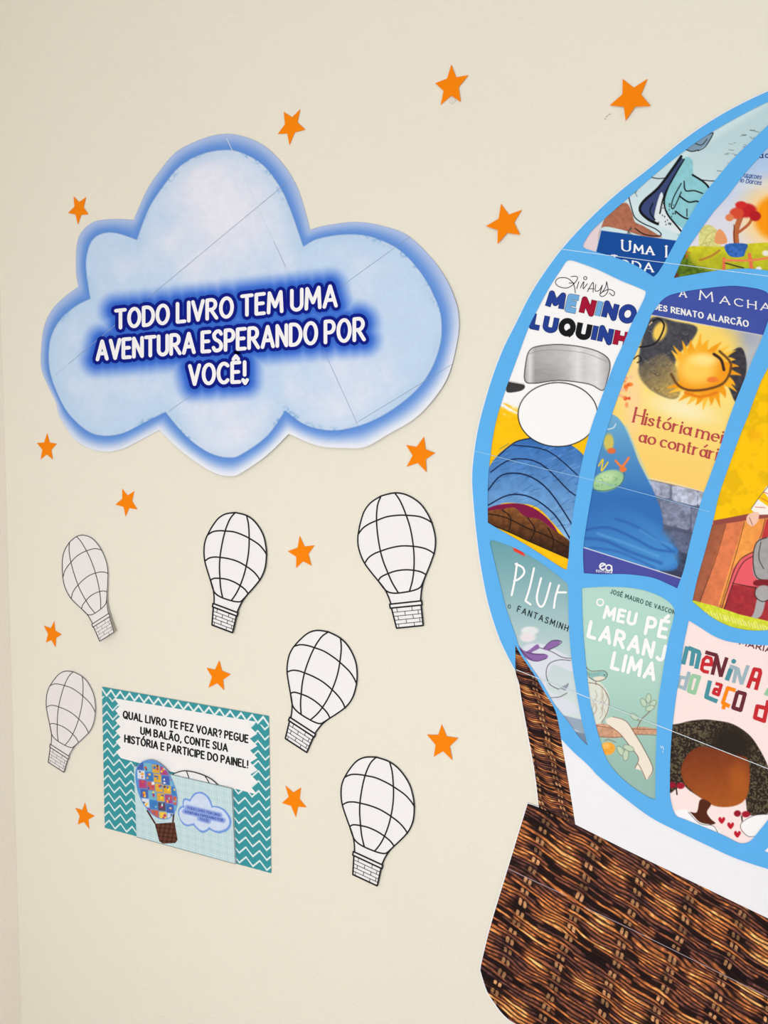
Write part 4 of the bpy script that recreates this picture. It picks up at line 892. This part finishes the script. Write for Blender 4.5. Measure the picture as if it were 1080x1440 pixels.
# striped cloth
cv.fill([(1056, 716), (1078, 684), (1125, 680), (1125, 722), (1064, 724)], (248, 244, 238), sm=False); cv.fill([(1066, 702), (1074, 692), (1084, 704), (1080, 712)], (254, 201, 8), sm=False)
for p in ([(1062, 713), (1076, 714)], [(1074, 692), (1084, 696)], [(1070, 700), (1084, 708)]): cv.line(p, 1, (222, 90, 70))
cv.line([(1056, 716), (1070, 696), (1082, 682)], .8, (60, 50, 40)); cv.fill([(1052, 724), (1066, 720), (1066, 732), (1058, 740), (1050, 734)], (246, 200, 180)); cv.line([(1054, 728), (1058, 738)], .7, (90, 50, 44))
cv.fill([(965, 842), (1005, 852), (1040, 864), (1125, 884), (1125, 905), (960, 905)], (214, 222, 58), sm=False, tex=.1, tscale=3)
for k in range(28): x = 980+k*4+rs.uniform(-1, 1); yb = 853+(x-978)*.25; cv.line([(x, yb+rs.uniform(1, 4)), (x+3, yb+10)], 1.2, (244, 246, 190), alpha=.8)
c5 = cover(cv, 'yellow book cover with orange and red planks')
# ---- cover 6: teal to pale grey, white lettering
cv = Canvas(P6, .8); yy = np.interp(cv.Y, [760, 830, 880, 930, 1000, 1050], [0, .35, .6, .85, 1, 1])[..., None]
cv.C = np.array([104, 160, 170.])*(1-yy)+np.array([212, 224, 226.])*yy
cv.fill([(720, 767), (723, 775), (739, 783), (736, 777)], (232, 62, 46), sm=False)
cv.fill([(735, 912), (760, 905), (790, 918), (806, 930), (806, 945), (780, 935), (770, 950), (772, 972), (800, 985), (812, 1000), (780, 1000), (750, 950)], (218, 223, 236), soft=1.2)
cv.line([(756, 910), (775, 916), (790, 924), (803, 926)], .9, (44, 46, 56)); cv.line([(803, 929), (786, 928), (772, 934), (768, 948), (773, 962), (785, 969)], .9, (44, 46, 56)); cv.line([(785, 969), (796, 967), (799, 961)], 1.1, (60, 64, 76)); cv.line([(775, 981), (787, 980), (798, 974)], .9, (44, 46, 56)); cv.fill([(786, 968), (799, 961), (795, 972)], (150, 158, 176), sm=False)
# a loose lilac ribbon
cv.fill([(729, 908), (740, 916), (755, 906), (758, 912), (748, 918), (768, 920), (769, 926), (752, 930), (738, 924)], (140, 104, 170)); cv.fill([(764, 912), (776, 901), (788, 901), (784, 908), (772, 914)], (140, 104, 170))
for p in ([(764, 912), (776, 901), (790, 902), (784, 908), (772, 914)], [(731, 912), (742, 924), (754, 930), (768, 926)], [(740, 917), (752, 920), (766, 920)]): cv.line(p, .8, (48, 38, 60))
cv.blob(745, 887, 12, 6, (226, 232, 236), soft=.25); cv.blob(742, 896, 11, 7, (232, 226, 232), soft=.3)
cv.line([(800, 975), (775, 962)], 1.2, (230, 236, 240), alpha=.6)
cv.fill([(780, 1003), (822, 1013), (826, 1034), (800, 1022)], (152, 170, 190), sm=False, soft=1.2); cv.fill([(800, 1026), (824, 1032), (832, 1056), (812, 1042)], (122, 142, 166), sm=False, soft=1.2)
c6 = cover(cv, 'teal book cover with thin white handwritten capitals')
WH = (248, 250, 252)
lines('title_lettering', [sm([(727, 792.5), (724, 815), (719.5, 837)]), smooth([(725, 793), (735, 798), (737, 806), (730, 814), (723, 817)], False, 4), sm([(751, 799), (745, 826), (739, 845)]), sm([(739, 845), (746, 850)]), smooth([(761, 813), (755, 838), (757, 850), (762, 853), (767, 845), (774, 820)], False, 4), sm([(786, 823), (781, 840), (779, 855)]), sm([(784, 833), (796, 833)])], 2.9, WH, HT, c6, n=4)
letters('lettering', text_strokes('FANTASMINHA', (727, 860), (806, 891), 8.2, gap=.42, up=(.25, -.95)), (34, 46, 52), 1.35, HT, c6)
lines('lettering', [smooth(E(716.2, 853, 1.8, 2.4), True, 2)], .9, (34, 46, 52), HT, c6)
# ---- cover 7: pale green with a branch, bird and orange
cv = Canvas(P7, .8, bg=(178, 217, 207)); yy = sst(900, 1120, cv.Y)[..., None]; cv.C = np.array([180, 219, 209.])*(1-yy)+np.array([150, 188, 178.])*yy
BR = (128, 84, 66)
# pale twisted trunk
cv.fill([(826, 950), (840, 956), (854, 972), (857, 992), (852, 1010), (838, 1020), (834, 1000), (826, 975)], (220, 226, 216), soft=1)
for k in range(16): x = 832+rs.uniform(0, 20); y = 968+rs.uniform(0, 30); cv.line([(x, y), (x+2, y+9), (x-2, y+16)], .7, rs.choice([(176, 140, 110), (236, 238, 232), (150, 120, 100)]), alpha=.7)
cv.line([(828, 960), (844, 964), (856, 982), (854, 1002), (846, 1016)], 1, (120, 92, 76))
cv.fill([(836, 1020), (852, 1018), (870, 1026), (900, 1022), (925, 1026), (925, 1032), (890, 1033), (862, 1038), (842, 1034)], (206, 158, 128), tex=.16, tscale=3)
cv.line([(838, 1020), (860, 1024), (892, 1025), (925, 1026)], .8, BR); cv.line([(842, 1036), (866, 1037), (896, 1033), (925, 1034)], .8, BR)
# pale drooping branch
cv.fill([(852, 1012), (864, 1008), (880, 1014), (892, 1032), (904, 1052), (917, 1078), (916, 1090), (908, 1096), (902, 1084), (893, 1080), (898, 1066), (884, 1046), (870, 1030), (856, 1020)], (238, 230, 216)); cv.line([(862, 1008), (880, 1014), (893, 1032), (906, 1054), (918, 1080), (912, 1094)], .9, BR); cv.line([(856, 1020), (872, 1032), (886, 1050), (898, 1066), (893, 1080), (897, 1074), (904, 1086), (908, 1096)], .9, BR)
cv.line([(896, 1024), (902, 1012), (914, 1000), (922, 990)], 1.1, BR); cv.line([(900, 1015), (892, 1008)], .8, BR)
for x, y, r in ((905, 988, -.5), (912, 982, .1), (918, 990, .7), (892, 1008, -.9), (914, 996, 1.2)):
    cv.blob(x, y, 3.6, 6.2, (192, 216, 194), soft=.12, rot=r); q = E(x, y, 3.6, 6.4, 10, r); cv.line(q+q[:1], .6, (112, 118, 92))
for x, y, r in ((873, 1056, -.6), (880, 1062, .1), (884, 1052, -1.2)):
    cv.blob(x, y, 4, 8, (194, 214, 190), soft=.12, rot=r); q = E(x, y, 4, 8, 10, r); cv.line(q+q[:1], .6, (112, 108, 86))
cv.blob(855, 1052.5, 10, 9, (246, 170, 62), soft=.08); cv.blob(852, 1049, 5, 4, (252, 196, 104), soft=.6)
for k in range(8): cv.blob(855+rs.uniform(-6, 7), 1053+rs.uniform(-5, 6), .5, .5, (200, 120, 40))
cv.line([(850, 1042), (856, 1040), (866, 1044)], .8, BR)
cv.fill([(825, 944), (834, 946), (846, 944), (853, 946), (853, 952), (843, 957), (832, 955), (826, 950)], (142, 190, 188), tex=.1); cv.fill([(834, 953), (846, 951), (851, 954), (842, 958)], (232, 226, 210)); cv.line([(824, 938), (832, 944), (848, 943), (854, 948), (850, 955), (838, 958), (828, 952)], .9, (96, 76, 66)); cv.line([(838, 958), (838, 963)], .8, (96, 76, 66)); cv.blob(850, 949, .7, .7, BK)
c7 = cover(cv, 'pale green book cover with brush lettering, a branch and an orange')
letters('lettering', text_strokes('JOSÉ MAURO DE VASCONCELOS', (858, 834), (972, 872), 5.8, gap=.3, space=.4, up=(.16, -.98)), (52, 88, 90), 1.05, HT, c7)
lines('title_lettering', [smooth(E(844, 847, 4.6, 4.6, 16), True, 2)], 2.2, WH, HT, c7, n=4)
U7 = (.2, -.98)
for s_, a_, b_, h_, w_ in (('MEU', (849.5, 868.5), (892, 878.5), 16, 4.4), ('PÉ', (907.5, 890.5), (936, 896.5), 22.5, 5.0), ('LARANJA', (827, 894.5), (953, 936), 20.5, 5.0), ('LIMA', (860, 939), (919, 955.5), 21.5, 5.0)):
    letters('title_lettering', text_strokes(s_, a_, b_, h_, gap=.32, up=U7), WH, w_, HT, c7)
# ---- cover 8: pink, coloured block title, plain dark dome
cv = Canvas(P8, .8, bg=(250, 231, 230))
dm = [(938, 1110), (938, 1030), (958, 1017), (985, 1012), (1005, 1013), (1030, 1018), (1052, 1032), (1066, 1050), (1080, 1078), (1086, 1110), (1082, 1140), (1070, 1148), (1052, 1144), (1047, 1120), (1030, 1128), (1000, 1128), (970, 1112), (958, 1100), (952, 1108)]
cv.fill(dm, (44, 35, 29), soft=.8)
w_ = cv.win(938, 1008, 1090, 1150); Xs, Ys = cv.X[w_], cv.Y[w_]; m_ = sst(-.5, .5, sdf(Xs, Ys, smooth(dm, True, 3)))*sst(.5, .62, fbm(Xs/1.9, Ys/1.9, 2)); cv.blend(w_, m_*.8*sst(14, 44, np.hypot(Xs-1028, (Ys-1045)*1.2)), (112, 100, 76))
# round brown disc inside the dome, no features
fc = [(968, 1060), (985, 1050), (1010, 1054), (1035, 1062), (1052, 1068), (1054, 1100), (1048, 1124), (1030, 1134), (1004, 1133), (980, 1118), (962, 1100), (958, 1080)]
cv.grad(fc, (124, 56, 30), (170, 88, 34), (1000, 1052), (1010, 1130), soft=1.2, tex=.05)
cv.blob(1038, 1096, 12, 20, (196, 104, 36), soft=.8, alpha=.5)
cv.fill([(985, 1124), (1000, 1130), (994, 1142), (1000, 1152), (1006, 1158), (992, 1160), (976, 1152), (970, 1142), (980, 1142)], (84, 40, 24))
cv.fill([(948, 1146), (960, 1138), (970, 1142), (984, 1156), (1000, 1160), (1010, 1166), (1012, 1176), (990, 1172)], (247, 247, 250)); cv.line([(968, 1142), (984, 1158), (1002, 1161), (1008, 1168), (1010, 1174)], .7, (60, 50, 50))
for k in range(2):
    x, y = ((950, 1104), (1042, 1144))[k]; cv.blob(x-5, y, 5, 4.5, (150, 24, 44), soft=.2); cv.blob(x+7, y+1, 6, 4.5, (164, 28, 48), soft=.2); cv.line([(x+1, y+4), (x+2, y+13)], 2, (40, 30, 32))
cv.fill([(1042, 1160), (1050, 1150), (1066, 1146), (1090, 1146), (1090, 1160), (1066, 1176), (1052, 1176)], (247, 247, 250)); cv.line([(1090, 1146), (1064, 1146), (1044, 1156), (1042, 1166), (1052, 1176), (1062, 1176)], .7, (60, 50, 60))
for x, y in ((1015, 1153.5), (1027.5, 1161), (1037, 1173)):
    cv.fill([(x, y+5), (x-4.6, y), (x-4, y-4), (x-1.5, y-4.4), (x, y-2), (x+1.8, y-4.4), (x+4.4, y-3.6), (x+4.4, y)], (192, 26, 48), soft=.5)
c8 = cover(cv, 'pink book cover with coloured block letters and red hearts')
TE, RE, MR, GY, GN, OR = (74, 148, 164), (202, 44, 52), (108, 44, 56), (158, 184, 196), (154, 204, 168), (254, 140, 14)
def blk(polyl, wd, c, h=HT): lines('title_lettering', polyl, wd*1.14, c, h, c8, n=1)
def zp(*p): return [(940+x/7.2, 880+y/7.2) for x, y in p]
blk([zp((190, 215), (150, 385)), zp((205, 225), (255, 245), (232, 400)), zp((262, 248), (305, 265), (312, 290), (282, 430))], 5.4, TE)
blk([zp((360, 390), (440, 395), (430, 330), (385, 315), (355, 345), (335, 440), (360, 462), (405, 470))], 4.2, RE)
blk([zp((378, 268), (490, 300)), zp((490, 300), (445, 492)), zp((490, 320), (530, 512)), zp((530, 512), (590, 325))], 4.6, MR, HT+.00004)
blk([zp((632, 440), (592, 548))], 5.8, TE); flat('title_lettering', [capsule(zp((660, 360))[0], zp((661, 360))[0], 3.4)], TE, HT, c8)
blk([zp((625, 410), (690, 430)), zp((690, 430), (660, 575)), zp((700, 430), (740, 590)), zp((740, 590), (805, 405))], 4.4, GY, HT+.00003)
blk([zp((805, 625), (870, 440), (925, 450), (930, 480), (885, 645)), zp((845, 540), (905, 555))], 4.8, RE, HT+.00006)
blk([zp((208, 470), (160, 650)), zp((175, 530), (120, 520), (95, 610), (150, 630))], 4.2, GY)
blk([zp((240, 505), (310, 520), (262, 680), (205, 660), (240, 505))], 4.8, GN)
blk([zp((420, 560), (382, 720), (490, 765))], 5.2, TE)
blk([zp((480, 585), (535, 600), (505, 700), (455, 680), (470, 640), (515, 650))], 4.0, RE, HT+.00004)
blk([zp((675, 655), (600, 630), (550, 780), (615, 815)), zp((565, 800), (555, 840))], 4.6, OR, HT+.00006)
blk([zp((700, 670), (775, 690), (730, 855), (655, 830), (700, 670))], 4.8, MR)
blk([zp((1010, 760), (965, 975)), zp((985, 835), (900, 815), (875, 930), (970, 965))], 5.0, RE)
blk([zp((1020, 640), (985, 700))], 5, GN)
letters('lettering', text_strokes('MARIA', (1040, 906), (1084, 918), 7.5, gap=.25, up=(.2, -.98)), MR, 1.7, HT, c8)
cv = Canvas(P9, 1.5, bg=(246, 246, 250)); cover(cv, 'white corner of a further book cover at the right edge')
